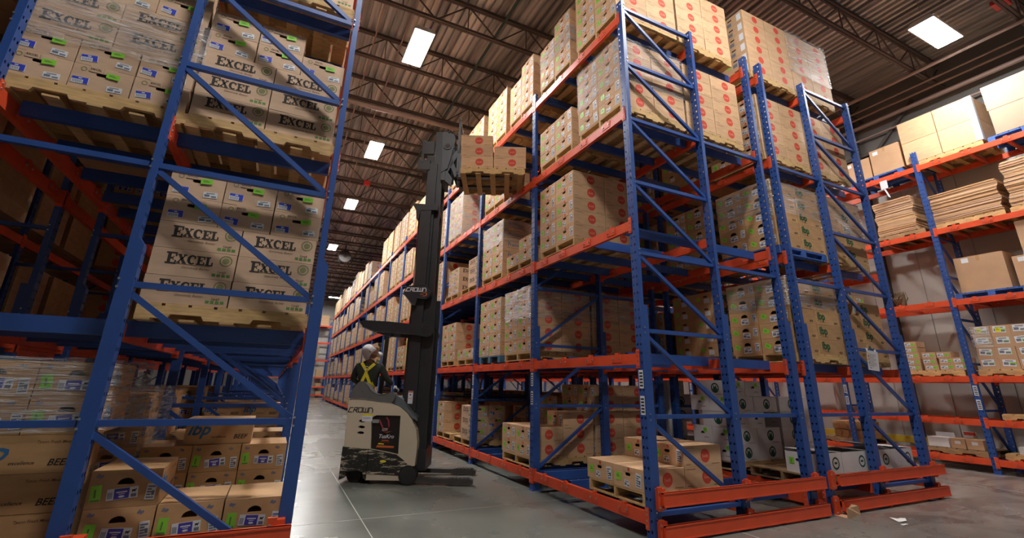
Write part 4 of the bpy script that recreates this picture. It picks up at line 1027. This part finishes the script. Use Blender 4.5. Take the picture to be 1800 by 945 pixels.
b.shape(B_, text('TusKro', .058, .02), .09, .69, 'silver', 1, .002, .25); b.rect(B_, .02, .622, .13, .634, 'flame'); b.rect(B_, .0, .605, .15, .608, 'flame')
b.poly([B_(x, z, .0015) for x, z in ((-.06, .525), (.22, .52), (.225, .548), (-.045, .555))], 'flame')
b.poly([B_(x, z, .0015) for x, z in ((-.04, .57), (.06, .565), (.06, .58), (-.02, .59))], 'harness')
b.poly([B_(x, z, .0015) for x, z in ((.0, .77), (.08, .735), (.17, .765), (.08, .75))], 'flame')
bat = b.build('battery', body)
b = MB(); b.tube([(-.05, yn + .02, .93), (.0, yn + .01, .85), (.04, yn, .79), (.1, yn, .78), (.12, yn + .005, .84), (.10, yn + .02, .92), (.06, yn + .03, .97)], .014, 'cable', 8); b.box(-.15, yn + .0, .885, -.05, yn + .03, .935, 'connector'); b.box(.02, yn - .01, .77, .1, yn + .02, .81, 'connector'); b.build('battery_cable', bat)
b = MB(); b.box(-.32, yn - .002, .905, -.155, yn, .99, 'paper'); b.box(-.32, yn - .002, .99, -.155, yn, 1.02, 'harness'); b.rect(frame((0, yn - .002, 0), (1, 0, 0), (0, 0, 1)), -.3, .95, -.18, .956, 'barc'); b.build('warning_label', body)
b = MB(); b.prism([(-.575, .06), (-.50, .10), (-.47, .17), (-.3, .2), (-.22, .17), (-.2, .10), (-.16, .06), (-.165, .50), (-.565, .52)], -.505, .5, 'skirt')
sk = b.build('rear_skirt', T, bevel=.01)
b = MB(); b.prism([(-.16, .15), (.36, .13), (.49, .27), (.40, .35), (.28, .43), (-.16, .5)], -.503, .48, 'skirt'); b.prism([(-.16, .06), (.45, .06), (.45, .125), (-.16, .145)], -.498, .45, 'cream'); b.disc(frame((0, -.5035, 0), (1, 0, 0), (0, 0, 1)), .08, .33, .05, 'harness', .0012, 10, .02); b.build('side_skirt', T)
b = MB(); b.cyl((-.38, -.40, .115), (-.38, -.26, .115), .115, 'dark', 24); b.cyl((-.38, .20, .115), (-.38, .34, .115), .115, 'dark', 24); b.build('drive_wheel', T)
b = MB(); b.box(-.55, -.26, .2, .0, .5, .36, 'dark'); b.build('platform', T, bevel=.01)
seat = [(-.545, 1.24), (-.545, 1.33), (-.53, 1.40), (-.48, 1.465), (-.41, 1.505), (-.35, 1.50), (-.28, 1.455), (-.23, 1.385), (-.19, 1.335), (-.1, 1.318), (.0, 1.322), (.1, 1.345), (.15, 1.335), (.178, 1.29), (.17, 1.24), (.11, 1.19), (-.17, 1.225), (-.37, 1.245)]
b = MB(); b.prism(seat, -.5, -.30, 'hood'); b.build('padded_armrest', T, bevel=.025)
b = MB(); b.prism([(.13, 1.19), (.17, 1.30), (.28, 1.25), (.40, 1.13), (.48, 1.05), (.55, .99), (.555, .93), (.50, .955), (.47, .965), (.385, 1.06), (.275, 1.14)], -.46, .46, 'bluegrey'); b.build('hood', T, bevel=.012)
b = MB(); b.box(-.05, .05, 1.15, .05, .42, 1.24, 'hood'); b.cyl((.0, .12, 1.24), (.03, .12, 1.36), .018, 'dark', 10); b.cyl((.03, .12, 1.36), (.05, .12, 1.40), .035, 'dark', 12); b.build('control_handle', T)
for s, w in ((-1, 'near'), (1, 'far')):
    y = s * .44; lp = [(.45, .035), (1.05, .03), (1.12, .012), (1.44, .008), (1.49, .03), (1.495, .075), (1.43, .10), (1.15, .105), (1.06, .095), (.45, .10)]
    b = MB(); b.prism(lp, y - .06, y + .06, 'legsteel')
    lg = b.build('outrigger_leg', T, bevel=.008)
    for x in (1.17, 1.38):
        b = MB(); b.cyl((x, y - .045, .052), (x, y + .045, .052), .05, 'dark', 16); b.cyl((x, y - .063, .055), (x, y + .063, .055), .012, 'black', 8); b.build('load_wheel', lg)
    b = MB()
    for x in (1.16, 1.22, 1.28, 1.34, 1.40): b.box(x, y - .05, .104, x + .03, y + .05, .112, 'black')
    b.build('tread_plate', lg)
b = MB(); b.cyl((.48, -.52, .14), (.48, -.36, .14), .14, 'dark', 28); b.cyl((.48, -.525, .14), (.48, -.52, .14), .12, 'black', 28); b.build('wheel_cover', T)
# mast
def channel(b, x0, x1, y, s, z0, z1, m):
    b.box(x0, y - .012, z0, x1, y + .012, z1, m); 
    for x in (x0, x1 - .022): b.box(x, min(y, y - s * .07), z0, x + .022, max(y, y - s * .07), z1, m)
b = MB()
for s in (-1, 1): channel(b, .30, .50, s * .36, s, .16, 4.66, 'black')
for z in (.25, 1.2, 2.3, 3.4, 4.5): b.box(.31, -.36, z, .34, .36, z + .10, 'black')
mast = b.build('outer_mast', T, bevel=.004)
b = MB()
for s in (-1, 1): channel(b, .36, .54, s * .285, s, .3, 5.6, 'greysteel' if 0 else 'black')
b.box(.38, -.285, 5.5, .42, .285, 5.6, 'black'); b.build('middle_mast', mast, bevel=.004)
b = MB()
for s in (-1, 1): channel(b, .46, .64, s * .215, s, .5, 6.33, 'black')
b.box(.48, -.215, 6.2, .56, .215, 6.33, 'black'); b.box(.48, -.215, 5.2, .56, .215, 5.3, 'black'); b.build('inner_mast', mast, bevel=.004)
b = MB(); b.box(.30, .30, .2, .36, .50, 2.3, 'black'); b.box(.52, -.34, .18, .72, .34, .5, 'black'); b.box(.53, -.30, .4, .70, -.26, 3.0, 'black'); b.box(.53, .26, .4, .70, .30, 3.0, 'black'); b.build('mast_carriage_frame', mast)
for y in (-.2, .2): b = MB(); b.cyl((.27, y, .5), (.27, y, 4.3), .022, 'chrome', 12); b.cyl((.27, y, .5), (.27, y, 2.6), .034, 'black', 12); b.build('lift_cylinder', mast)
b = MB(); b.prism([(.14, 4.72), (.62, 4.70), (.62, 4.6), (.30, 4.58), (.28, 4.42), (.24, 4.42), (.22, 4.58)], -.38, .38, 'black'); b.build('crosshead', mast)
for y in (-.1, -.06, .08): b = MB(); b.tube([(.24, y, .9), (.23, y, 4.5), (.26, y, 4.62), (.3, y, 4.5)], .011, 'cable' if y == -.1 else 'dark', 6); b.build('hydraulic_hose', mast)
cov = [(.14, 2.99), (.20, 3.125), (.54, 3.14), (.60, 3.10), (.63, 3.03), (.60, 2.95), (.54, 2.915), (.40, 2.91), (.36, 2.80), (.30, 2.81)]
b = MB(); b.prism(cov, -.47, -.375, 'black'); C_ = frame((0, -.47, 0), (1, 0, 0), (0, 0, 1)); b.shape(C_, ANGULAR, .37, 3.065, 'silver', .06, .0015, .12)
for k in range(10):
    a, c = math.radians(-100 + 20 * k), math.radians(-80 + 20 * k); r0, r1 = .055, .075 - .012 * abs(k - 4.5) / 4.5
    b.poly([C_(.49 + r0 * math.cos(a), 2.985 + r0 * .5 * math.sin(a), .0015), C_(.49 + r1 * math.cos(a), 2.985 + r1 * .55 * math.sin(a), .0015), C_(.49 + r1 * math.cos(c), 2.985 + r1 * .55 * math.sin(c), .0015), C_(.49 + r0 * math.cos(c), 2.985 + r0 * .5 * math.sin(c), .0015)], 'flame')
b.shape(C_, text('PRO', .022, .02), .47, 2.985, 'flame', 1, .0015, .2); b.build('mast_cover', mast, bevel=.012)
garm = [(-.55, 2.47), (-.50, 2.515), (-.05, 2.50), (.36, 2.465), (.50, 2.50), (.60, 2.49), (.68, 2.44), (.71, 2.36), (.67, 2.28), (.60, 2.255), (.50, 2.275), (.30, 2.30), (-.27, 2.335), (-.47, 2.39)]
b = MB(); b.prism(garm, -.47, -.39, 'black'); b.prism(garm, .39, .47, 'black')
for x in (-.52, -.35, -.18, .0, .18): b.box(x, -.39, 2.40, x + .03, .39, 2.44, 'black')
b.disc(frame((0, -.4705, 0), (1, 0, 0), (0, 0, 1)), .585, 2.375, .075, 'dark', .001, 18); gd = b.build('overhead_guard', T, bevel=.012)
b = MB(); b.bar((-.30, .43, 1.2), (-.27, .43, 2.4), .05, .07, 'black'); b.build('guard_post', gd)
b = MB(); b.box(.36, -.377, 1.18, .44, -.374, 1.38, 'paper'); L3 = frame((0, -.377, 0), (1, 0, 0), (0, 0, 1)); b.rect(L3, .362, 1.355, .438, 1.375, 'red'); b.rect(L3, .37, 1.26, .43, 1.268, 'red'); b.rect(L3, .385, 1.31, .41, 1.33, 'ink'); b.build('caution_label', mast)
# carriage with reach arms, forks
b = MB(); b.box(.62, -.3, 5.25, .70, .3, 6.30, 'greysteel'); b.prism([(.64, 5.3), (.82, 5.15), (.84, 5.3), (.70, 5.5)], -.28, -.22, 'greysteel'); b.prism([(.60, 6.28), (.82, 6.25), (.86, 6.12), (.74, 5.5), (.62, 5.4)], -.31, -.26, 'greysteel'); b.prism([(.60, 6.28), (.82, 6.25), (.86, 6.12), (.74, 5.5), (.62, 5.4)], .26, .31, 'greysteel')
for y in (-.33, .33): b.cyl((.72, y, 5.98), (.72, y - math.copysign(.05, y), 5.98), .085, 'greysteel', 20); b.cyl((.72, y + math.copysign(.006, y), 5.98), (.72, y, 5.98), .045, 'steeldark', 16)
for s in (-.24, .24): b.bar((.68, s, 5.95), (.92, s, 5.35), .05, .09, 'black'); b.bar((.68, s, 5.4), (.92, s, 5.9), .05, .09, 'black')
b.tube([(.66, -.2, 6.3), (.74, -.2, 6.38), (.84, -.2, 6.28), (.88, -.2, 5.7), (.84, -.2, 5.2)], .016, 'dark', 8); b.tube([(.66, .1, 6.3), (.76, .1, 6.34), (.86, .1, 6.2), (.86, .1, 5.4)], .014, 'dark', 8)
for s in (-1, 1): b.box(.24, s * .3 - .04, 5.78, .46, s * .3 + .04, 6.05, 'black'); b.box(.16, s * .28 - .04, 5.45, .40, s * .28 + .04, 5.66, 'black'); b.box(.22, s * .3 - .03, 5.6, .27, s * .3 + .03, 6.1, 'black')
car = b.build('carriage', T, bevel=.004)
b = MB()
for y in (-.44, -.15, .15, .44): b.box(.93, y - .02, 5.3, .97, y + .02, 6.5, 'greysteel')
for z in (5.32, 5.75, 6.44): b.box(.93, -.46, z, .97, .46, z + .05, 'greysteel')
b.build('load_backrest', car)
FZ = 5.235
for y in (-.37, .09): b = MB(); b.prism([(.94, FZ + .03), (.985, FZ + .03), (.985, FZ + .075), (2.0, FZ + .06), (2.0, FZ + .045), (.98, FZ + .028)], y - .055, y + .055, 'black'); b.box(.97, y - .055, FZ + .03, 1.01, y + .055, FZ + .5, 'black'); b.build('fork', car)
# its load
pl_y = -.65
o = pallet(0, 0, 0, '', label='wooden pallet of red-disc cartons raised on the reach truck forks', m='wood'); o.location = tw(1.03, pl_y, FZ); o.rotation_euler = (0, 0, TH)
for i in range(2):
    for j in range(2):
        for l in range(3 if i == 0 else 2):
            if j == 1 and l < (2 if i == 0 else 1): pass
            carton('disc', tw(1.03 + .305 + .612 * i - .012 * l * (1 - i), pl_y + .265 + .524 * j, FZ + .132 + .2245 * l), TH + random.uniform(-.004, .004), f"tan red-disc carton raised on the truck forks, {ORD[l]} layer, {['mast side', 'rack side'][i]}, {['front', 'back'][j]}", 'red-disc cartons on the truck forks')

# ------------------------------------------------------------------ the operator
def skin_geo(verts, edges, sub=2):
    me = bpy.data.meshes.new('tmp'); me.from_pydata([v[:3] for v in verts], edges, []); o = bpy.data.objects.new('tmp', me); COL.objects.link(o)
    sk = o.modifiers.new('s', 'SKIN'); sd = o.modifiers.new('d', 'SUBSURF'); sd.levels = sub; sd.render_levels = sub
    for k, v in enumerate(verts):
        d = me.skin_vertices[0].data[k]; d.radius = (v[3], v[4] if len(v) > 4 else v[3]); d.use_root = k == 0
    dg = bpy.context.evaluated_depsgraph_get(); e = o.evaluated_get(dg); m2 = e.to_mesh()
    vs = [tuple(v.co) for v in m2.vertices]; fs = [tuple(p.vertices) for p in m2.polygons]; e.to_mesh_clear(); bpy.data.objects.remove(o); bpy.data.meshes.remove(me)
    return vs, fs
PZ = .365
P = empty('person', tw(-.455, .10, PZ), TH); tag(P, 'truck operator in dark jacket, yellow harness and white cap, looking up', 'person')
b = MB()
bodyv = [(0, 0, .92, .12, .1), (0, 0, 1.12, .115, .085), (0, 0, 1.32, .13, .09), (0, .0, 1.45, .08, .06), (.0, .015, 1.55, .048, .048),
         (-.18, 0, 1.42, .055, .055), (-.27, .06, 1.20, .04, .04), (-.2, .28, 1.10, .03, .03),
         (.18, 0, 1.42, .055, .055), (.30, .02, 1.22, .04, .04), (.42, .1, 1.085, .03, .03),
         (-.1, 0, .85, .08, .08), (-.12, .02, .48, .055, .055), (-.12, -.0, .08, .042, .042), (.1, 0, .85, .08, .08), (.12, .02, .48, .055, .055), (.12, 0, .08, .042, .042)]
b.faces(*skin_geo(bodyv, [(0, 1), (1, 2), (2, 3), (3, 4), (2, 5), (5, 6), (6, 7), (2, 8), (8, 9), (9, 10), (0, 11), (11, 12), (12, 13), (0, 14), (14, 15), (15, 16)]), 'skin')
# head: looks along the truck and up at the load
HM = Matrix.Translation((-.01, .03, 1.665)) @ Matrix.Scale(1.12, 4) @ Matrix.Rotation(math.radians(-72), 4, 'Z') @ Matrix.Rotation(math.radians(26), 4, 'X')
b.T = HM; n1, n2 = 28, 20; V = []; F = []
g = lambda a, c, w: math.exp(-((a - c) / w) ** 2)
for i in range(n2 + 1):
    th = PI * i / n2
    for j in range(n1):
        ph = 2 * PI * j / n1; x, y, z = math.sin(th) * math.cos(ph), math.sin(th) * math.sin(ph), math.cos(th)
        X, Y, Z = .076 * x, .096 * y, .118 * z
        if z < 0: X *= 1 + .28 * z; Y *= 1 + .12 * z; Y += .012 * -z
        if y > 0:
            Y += .026 * g(X, 0, .014) * g(Z, -.018, .02) + .012 * g(X, 0, .011) * g(Z, .012, .025)
            Y -= .010 * (g(X, .032, .014) + g(X, -.032, .014)) * g(Z, .012, .014); Y += .007 * g(X, 0, .026) * g(Z, -.062, .012) + .010 * g(X, 0, .025) * g(Z, -.105, .018) + .006 * g(Z, .034, .012) * g(X, 0, .05)
        V.append((X, Y, Z))
for i in range(n2):
    for j in range(n1): F.append((i * n1 + j, (i + 1) * n1 + j, (i + 1) * n1 + (j + 1) % n1, i * n1 + (j + 1) % n1))
b.faces(V, F, 'skin')
for s in (-1, 1):
    b.tube([(s * .074, -.012, -.03), (s * .086, -.02, -.01), (s * .088, -.022, .015), (s * .078, -.012, .028)], [.008, .012, .013, .006], 'skin', 8)
    b.tube([(s * .032, .078, .012), (s * .032, .085, .012), (s * .032, .0885, .012)], [.013, .011, .004], 'paper', 10); b.tube([(s * .033, .086, .012), (s * .033, .0905, .012)], [.006, .004], 'ink', 8)
b.tube([(-.022, .093, -.064), (0, .101, -.061), (.022, .093, -.064)], [.003, .006, .003], 'lips', 8)
b.T = None
def hand(b, M4, m, curl=.6, mirror=1):
    b.T = M4
    b.faces(*skin_geo([(0, 0, 0, .024, .03), (0, .035, .0, .016, .036), (0, .075, 0, .013, .038)], [(0, 1), (1, 2)]), m)
    for k, (x, ln) in enumerate(((-.03, .066), (-.010, .078), (.011, .072), (.03, .056))):
        a = 0; p = Vector((x, .075, 0)); pts = [(x, .06, 0, .009)]
        for q in range(3): a += curl * (.6 + .25 * q); p = p + Vector((x * .08, math.cos(a), -math.sin(a))) * (ln * (.42, .32, .26)[q]); pts.append((p.x, p.y, p.z, (.0088, .008, .0068)[q]))
        b.faces(*skin_geo(pts, [(0, 1), (1, 2), (2, 3)], 1), m)
    b.faces(*skin_geo([(-.024 * mirror, .02, -.004, .012), (-.046 * mirror, .042, -.016, .0105), (-.052 * mirror, .066, -.03, .009), (-.044 * mirror, .085, -.042, .0075)], [(0, 1), (1, 2), (2, 3)], 1), m); b.T = None
hand(b, Matrix.Translation((.435, .11, 1.07)) @ Matrix.Rotation(math.radians(-45), 4, 'Z') @ Matrix.Rotation(math.radians(-20), 4, 'X'), 'glove', .55, 1)
hand(b, Matrix.Translation((-.19, .295, 1.095)) @ Matrix.Rotation(math.radians(-20), 4, 'Z'), 'glove', .5, -1)
b.build('body', P, smooth=True)
jv = [(0, 0, 1.00, .165, .12), (0, 0, 1.16, .165, .115), (0, -.01, 1.33, .185, .12), (0, -.005, 1.43, .13, .09), (.0, .01, 1.50, .072, .07),
      (-.2, -.005, 1.40, .078, .075), (-.29, .06, 1.19, .058, .058), (-.21, .26, 1.11, .044, .044), (.2, -.005, 1.40, .078, .075), (.315, .02, 1.21, .060, .060), (.415, .095, 1.10, .045, .045)]
b = MB(); JG = skin_geo(jv, [(0, 1), (1, 2), (2, 3), (3, 4), (2, 5), (5, 6), (6, 7), (2, 8), (8, 9), (9, 10)], 2); b.faces(*JG, 'jacket'); b.build('jacket', P, smooth=True)
tree = BVHTree.FromPolygons([Vector(v) for v in JG[0]], JG[1])
b = MB(); tv = [(0, 0, .93, .15, .12), (-.1, 0, .84, .095, .1), (-.125, .02, .48, .07, .07), (-.125, 0, .10, .062, .062), (.1, 0, .84, .095, .1), (.125, .02, .48, .07, .07), (.125, 0, .10, .062, .062)]
b.faces(*skin_geo(tv, [(0, 1), (1, 2), (2, 3), (0, 4), (4, 5), (5, 6)], 2), 'trousers'); b.build('trousers', P, smooth=True)
for s in (-1, 1): b = MB(); b.faces(*skin_geo([(s * .125, -.03, .06, .05, .05), (s * .128, .06, .045, .047, .04), (s * .13, .16, .035, .04, .03)], [(0, 1), (1, 2)], 2), 'shoe'); b.build('boot', P, smooth=True)
def strap(b, pts, w, m, off=.008, back=True):
    q = []
    for (x0, z0), (x1, z1) in zip(pts, pts[1:]):
        for k in range(7): t = k / 6; q.append((x0 + (x1 - x0) * t, z0 + (z1 - z0) * t))
    R = []
    for x, z in q:
        h = tree.ray_cast(Vector((x, -1 if back else 1, z)), Vector((0, 1 if back else -1, 0)))
        if h[0] is not None: R.append(h[0] + Vector((0, -off if back else off, 0)))
    for a, c in zip(R, R[1:]):
        if (c - a).length > 1e-4: d = (c - a).normalized(); b.bar(a - d * .006, c + d * .006, w, .008, m, (0, -1 if back else 1, 0))
hn = None
for pts, w_, m_, off, bk in (([(-.14, 1.49), (-.07, 1.40), (-.02, 1.33), (-.02, 1.28)], .05, 'harness', .010, True), ([(.14, 1.49), (.07, 1.41), (-.02, 1.33)], .05, 'harness', .010, True),
        ([(-.02, 1.29), (-.06, 1.19), (-.10, 1.09)], .05, 'harness', .009, True), ([(-.02, 1.29), (.03, 1.19), (.07, 1.10)], .05, 'harness', .009, True),
        ([(.09, 1.13), (.13, 1.05), (.16, .95)], .045, 'harness', .012, True), ([(-.13, 1.06), (-.15, .96)], .045, 'harness', .012, True),
        ([(-.10, 1.09), (.07, 1.09)], .06, 'vest', .014, True), ([(-.12, 1.45), (-.10, 1.2)], .045, 'harness', .008, False), ([(.12, 1.45), (.10, 1.2)], .045, 'harness', .008, False)):
    b = MB(); strap(b, pts, w_, m_, off, bk)
    if hn is None: hn = b.build('harness_strap', P)
    else: b.build('harness_strap', P)
b = MB(); h = tree.ray_cast(Vector((-.02, -1, 1.37)), Vector((0, 1, 0)))[0] + Vector((0, -.018, 0)); b.tube([h + Vector((.03 * math.cos(t), 0, .034 * math.sin(t))) for t in (2 * PI * k / 14 for k in range(15))], .006, 'steel', 6); b.build('harness_ring', hn)
# cap, glasses, mask
b = MB(); b.T = HM @ Matrix.Rotation(math.radians(20), 4, 'X'); V = []; F = []; n1, n2 = 28, 12
for i in range(n2 + 1):
    th = PI * .60 * i / n2
    for j in range(n1):
        ph = 2 * PI * j / n1; x, y, z = math.sin(th) * math.cos(ph), math.sin(th) * math.sin(ph), math.cos(th); w = 1 + .035 * math.sin(9 * ph) * (i / n2)
        V.append((.096 * x * w, .118 * y * w - .026, .132 * z * w + .012 - .055 * max(0, -y) * (i / n2)))
for i in range(n2):
    for j in range(n1): F.append((i * n1 + j, (i + 1) * n1 + j, (i + 1) * n1 + (j + 1) % n1, i * n1 + (j + 1) % n1))
b.faces(V, F, 'cap'); c = b.build('cap', P, smooth=True); m = c.modifiers.new('t', 'SOLIDIFY'); m.thickness = .003
b = MB(); b.T = HM
for s in (-1, 1):
    b.tube([(s * .033 + .026 * math.cos(t), .103, .012 + .018 * math.sin(t)) for t in (2 * PI * k / 12 for k in range(13))], .003, 'glass_frame', 6); b.tube([(s * .058, .098, .016), (s * .079, .05, .014), (s * .083, -.01, .01)], .003, 'glass_frame', 6)
b.tube([(-.008, .106, .014), (.008, .106, .014)], .003, 'glass_frame', 6); b.build('glasses', P)
b = MB(); b.T = HM; V = []; F = []; n1, n2 = 20, 7
for i in range(n2 + 1):
    r = i / n2
    for j in range(n1): ph = 2 * PI * j / n1; V.append((.062 * r * math.cos(ph), .090 + .058 * (1 - r * r), -.098 + .054 * r * math.sin(ph)))
for i in range(n2):
    for j in range(n1): F.append((i * n1 + j, (i + 1) * n1 + j, (i + 1) * n1 + (j + 1) % n1, i * n1 + (j + 1) % n1))
b.faces(V, F, 'cap'); c = b.build('dust_mask', P, smooth=True); m = c.modifiers.new('t', 'SOLIDIFY'); m.thickness = .003
b = MB(); b.T = HM
for s in (-1, 1): b.tube([(s * .052, .09, -.095), (s * .083, .02, -.05), (s * .084, -.06, .0)], .002, 'cap', 6)
b.build('mask_strap', P)

# ------------------------------------------------------------------ small things
b = MB(); b.box(0, 0, -.3, .30, .002, 0, 'paper'); F = frame((0, 0, 0), (1, 0, 0), (0, 0, 1))
for k in range(9): b.rect(F, .03, -.06 - .022 * k, .03 + .2 * (1 - .3 * (k % 3 == 2)), -.055 - .022 * k, 'inkline' if k != 4 else 'barc', .001)
for k in range(4): b.rect(F, .02, -.05 - .05 * k, .05, -.03 - .05 * k, ('harness', 'red', 'flame', 'sqg')[k], .0014)
b.rect(F, .04, -.27, .10, -.262, 'lblue', .001); b.box(.02, -.004, -.01, .03, .03, .03, 'paper'); b.box(.24, -.004, -.01, .25, .03, .03, 'paper')
o = b.build('notice_sheet'); o.location = (8.26, 4.21, 2.15); o.rotation_euler = (.05, .06, 0); tag(o, 'white notice sheet tied to the twin rack end brace', 'notice sheet')
b = MB(); b.poly([(0, 0, .002), (.36, .02, .002), (.34, .02, .11), (.25, .05, .13), (.12, .03, .10), (.02, .0, .12)], 'cardp'); b.poly([(0, 0, .002), (.36, .02, .002), (.38, .28, .002), (.05, .3, .002)], 'cardp'); o = b.build('cardboard_piece'); m = o.modifiers.new('t', 'SOLIDIFY'); m.thickness = .005; o.location = (6.68, 4.0, .002); o.rotation_euler = (0, 0, .06); tag(o, 'torn cardboard piece on the floor at the twin rack end', 'cardboard piece')
b = MB(); pts = [(.0, 0), (.12, -.03), (.2, .02), (.24, .1), (.12, .07), (.05, .12)]; b.poly([(x, y, .004 + .02 * ((k * 7) % 3) / 2) for k, (x, y) in enumerate(pts)], 'paperscrap'); b.poly([(-.12, -.1, .003), (-.02, -.11, .01), (-.01, -.07, .003), (-.1, -.06, .004)], 'paperscrap')
o = b.build('paper_scrap'); m = o.modifiers.new('t', 'SOLIDIFY'); m.thickness = .002; o.location = (7.12, 3.66, .001); tag(o, 'crumpled white paper scrap on the floor at lower right', 'paper scrap')

# ------------------------------------------------------------------ what is too far and too many to count, plus the added shading loads
for st, mb in FARMB.items():
    if mb.v: o = mb.build(STY[st][5]); o['kind'] = 'stuff'; tag(o, f"remaining far-off {STY[st][4]}s down the long racks, plus loads added for shade", 'cartons')

# ------------------------------------------------------------------ camera and exposure
Y_, P_, R_, f_ = .4502, .3051, .0218, 809.665
A = Matrix(((math.cos(Y_), -math.sin(Y_), 0), (math.sin(Y_), math.cos(Y_), 0), (0, 0, 1)))
B = Matrix(((1, 0, 0), (0, math.cos(P_), math.sin(P_)), (0, -math.sin(P_), math.cos(P_))))
Cc = Matrix(((math.cos(R_), 0, math.sin(R_)), (0, 1, 0), (-math.sin(R_), 0, math.cos(R_))))
Rm = Cc @ B @ A                                                      # rows: right, forward, up
cd = bpy.data.cameras.new('camera'); cam = bpy.data.objects.new('camera', cd); COL.objects.link(cam)
cd.sensor_width = 36; cd.lens = f_ * 36 / 1800; cd.shift_y = -(472.5 - 422.083) / 1800; cd.clip_end = 200; cd.clip_start = .05
R3 = Matrix((Rm[0], Rm[2], -Vector(Rm[1]))).transposed()
cam.matrix_world = Matrix.Translation((0, 0, 1.5008)) @ R3.to_4x4(); S.camera = cam
w = bpy.data.worlds.new('world'); S.world = w; w.use_nodes = True; w.node_tree.nodes['Background'].inputs[0].default_value = (0, 0, 0, 1); w.node_tree.nodes['Background'].inputs[1].default_value = 0
S.view_settings.view_transform = 'Standard'; S.view_settings.look = 'None'; S.view_settings.gamma = 1; S.view_settings.use_curve_mapping = False
S.view_settings.exposure = 1.9
S.cycles.use_denoising = True
S.cycles.max_bounces = 8; S.cycles.diffuse_bounces = 3; S.cycles.transparent_max_bounces = 16
S.cycles.sample_clamp_indirect = 8
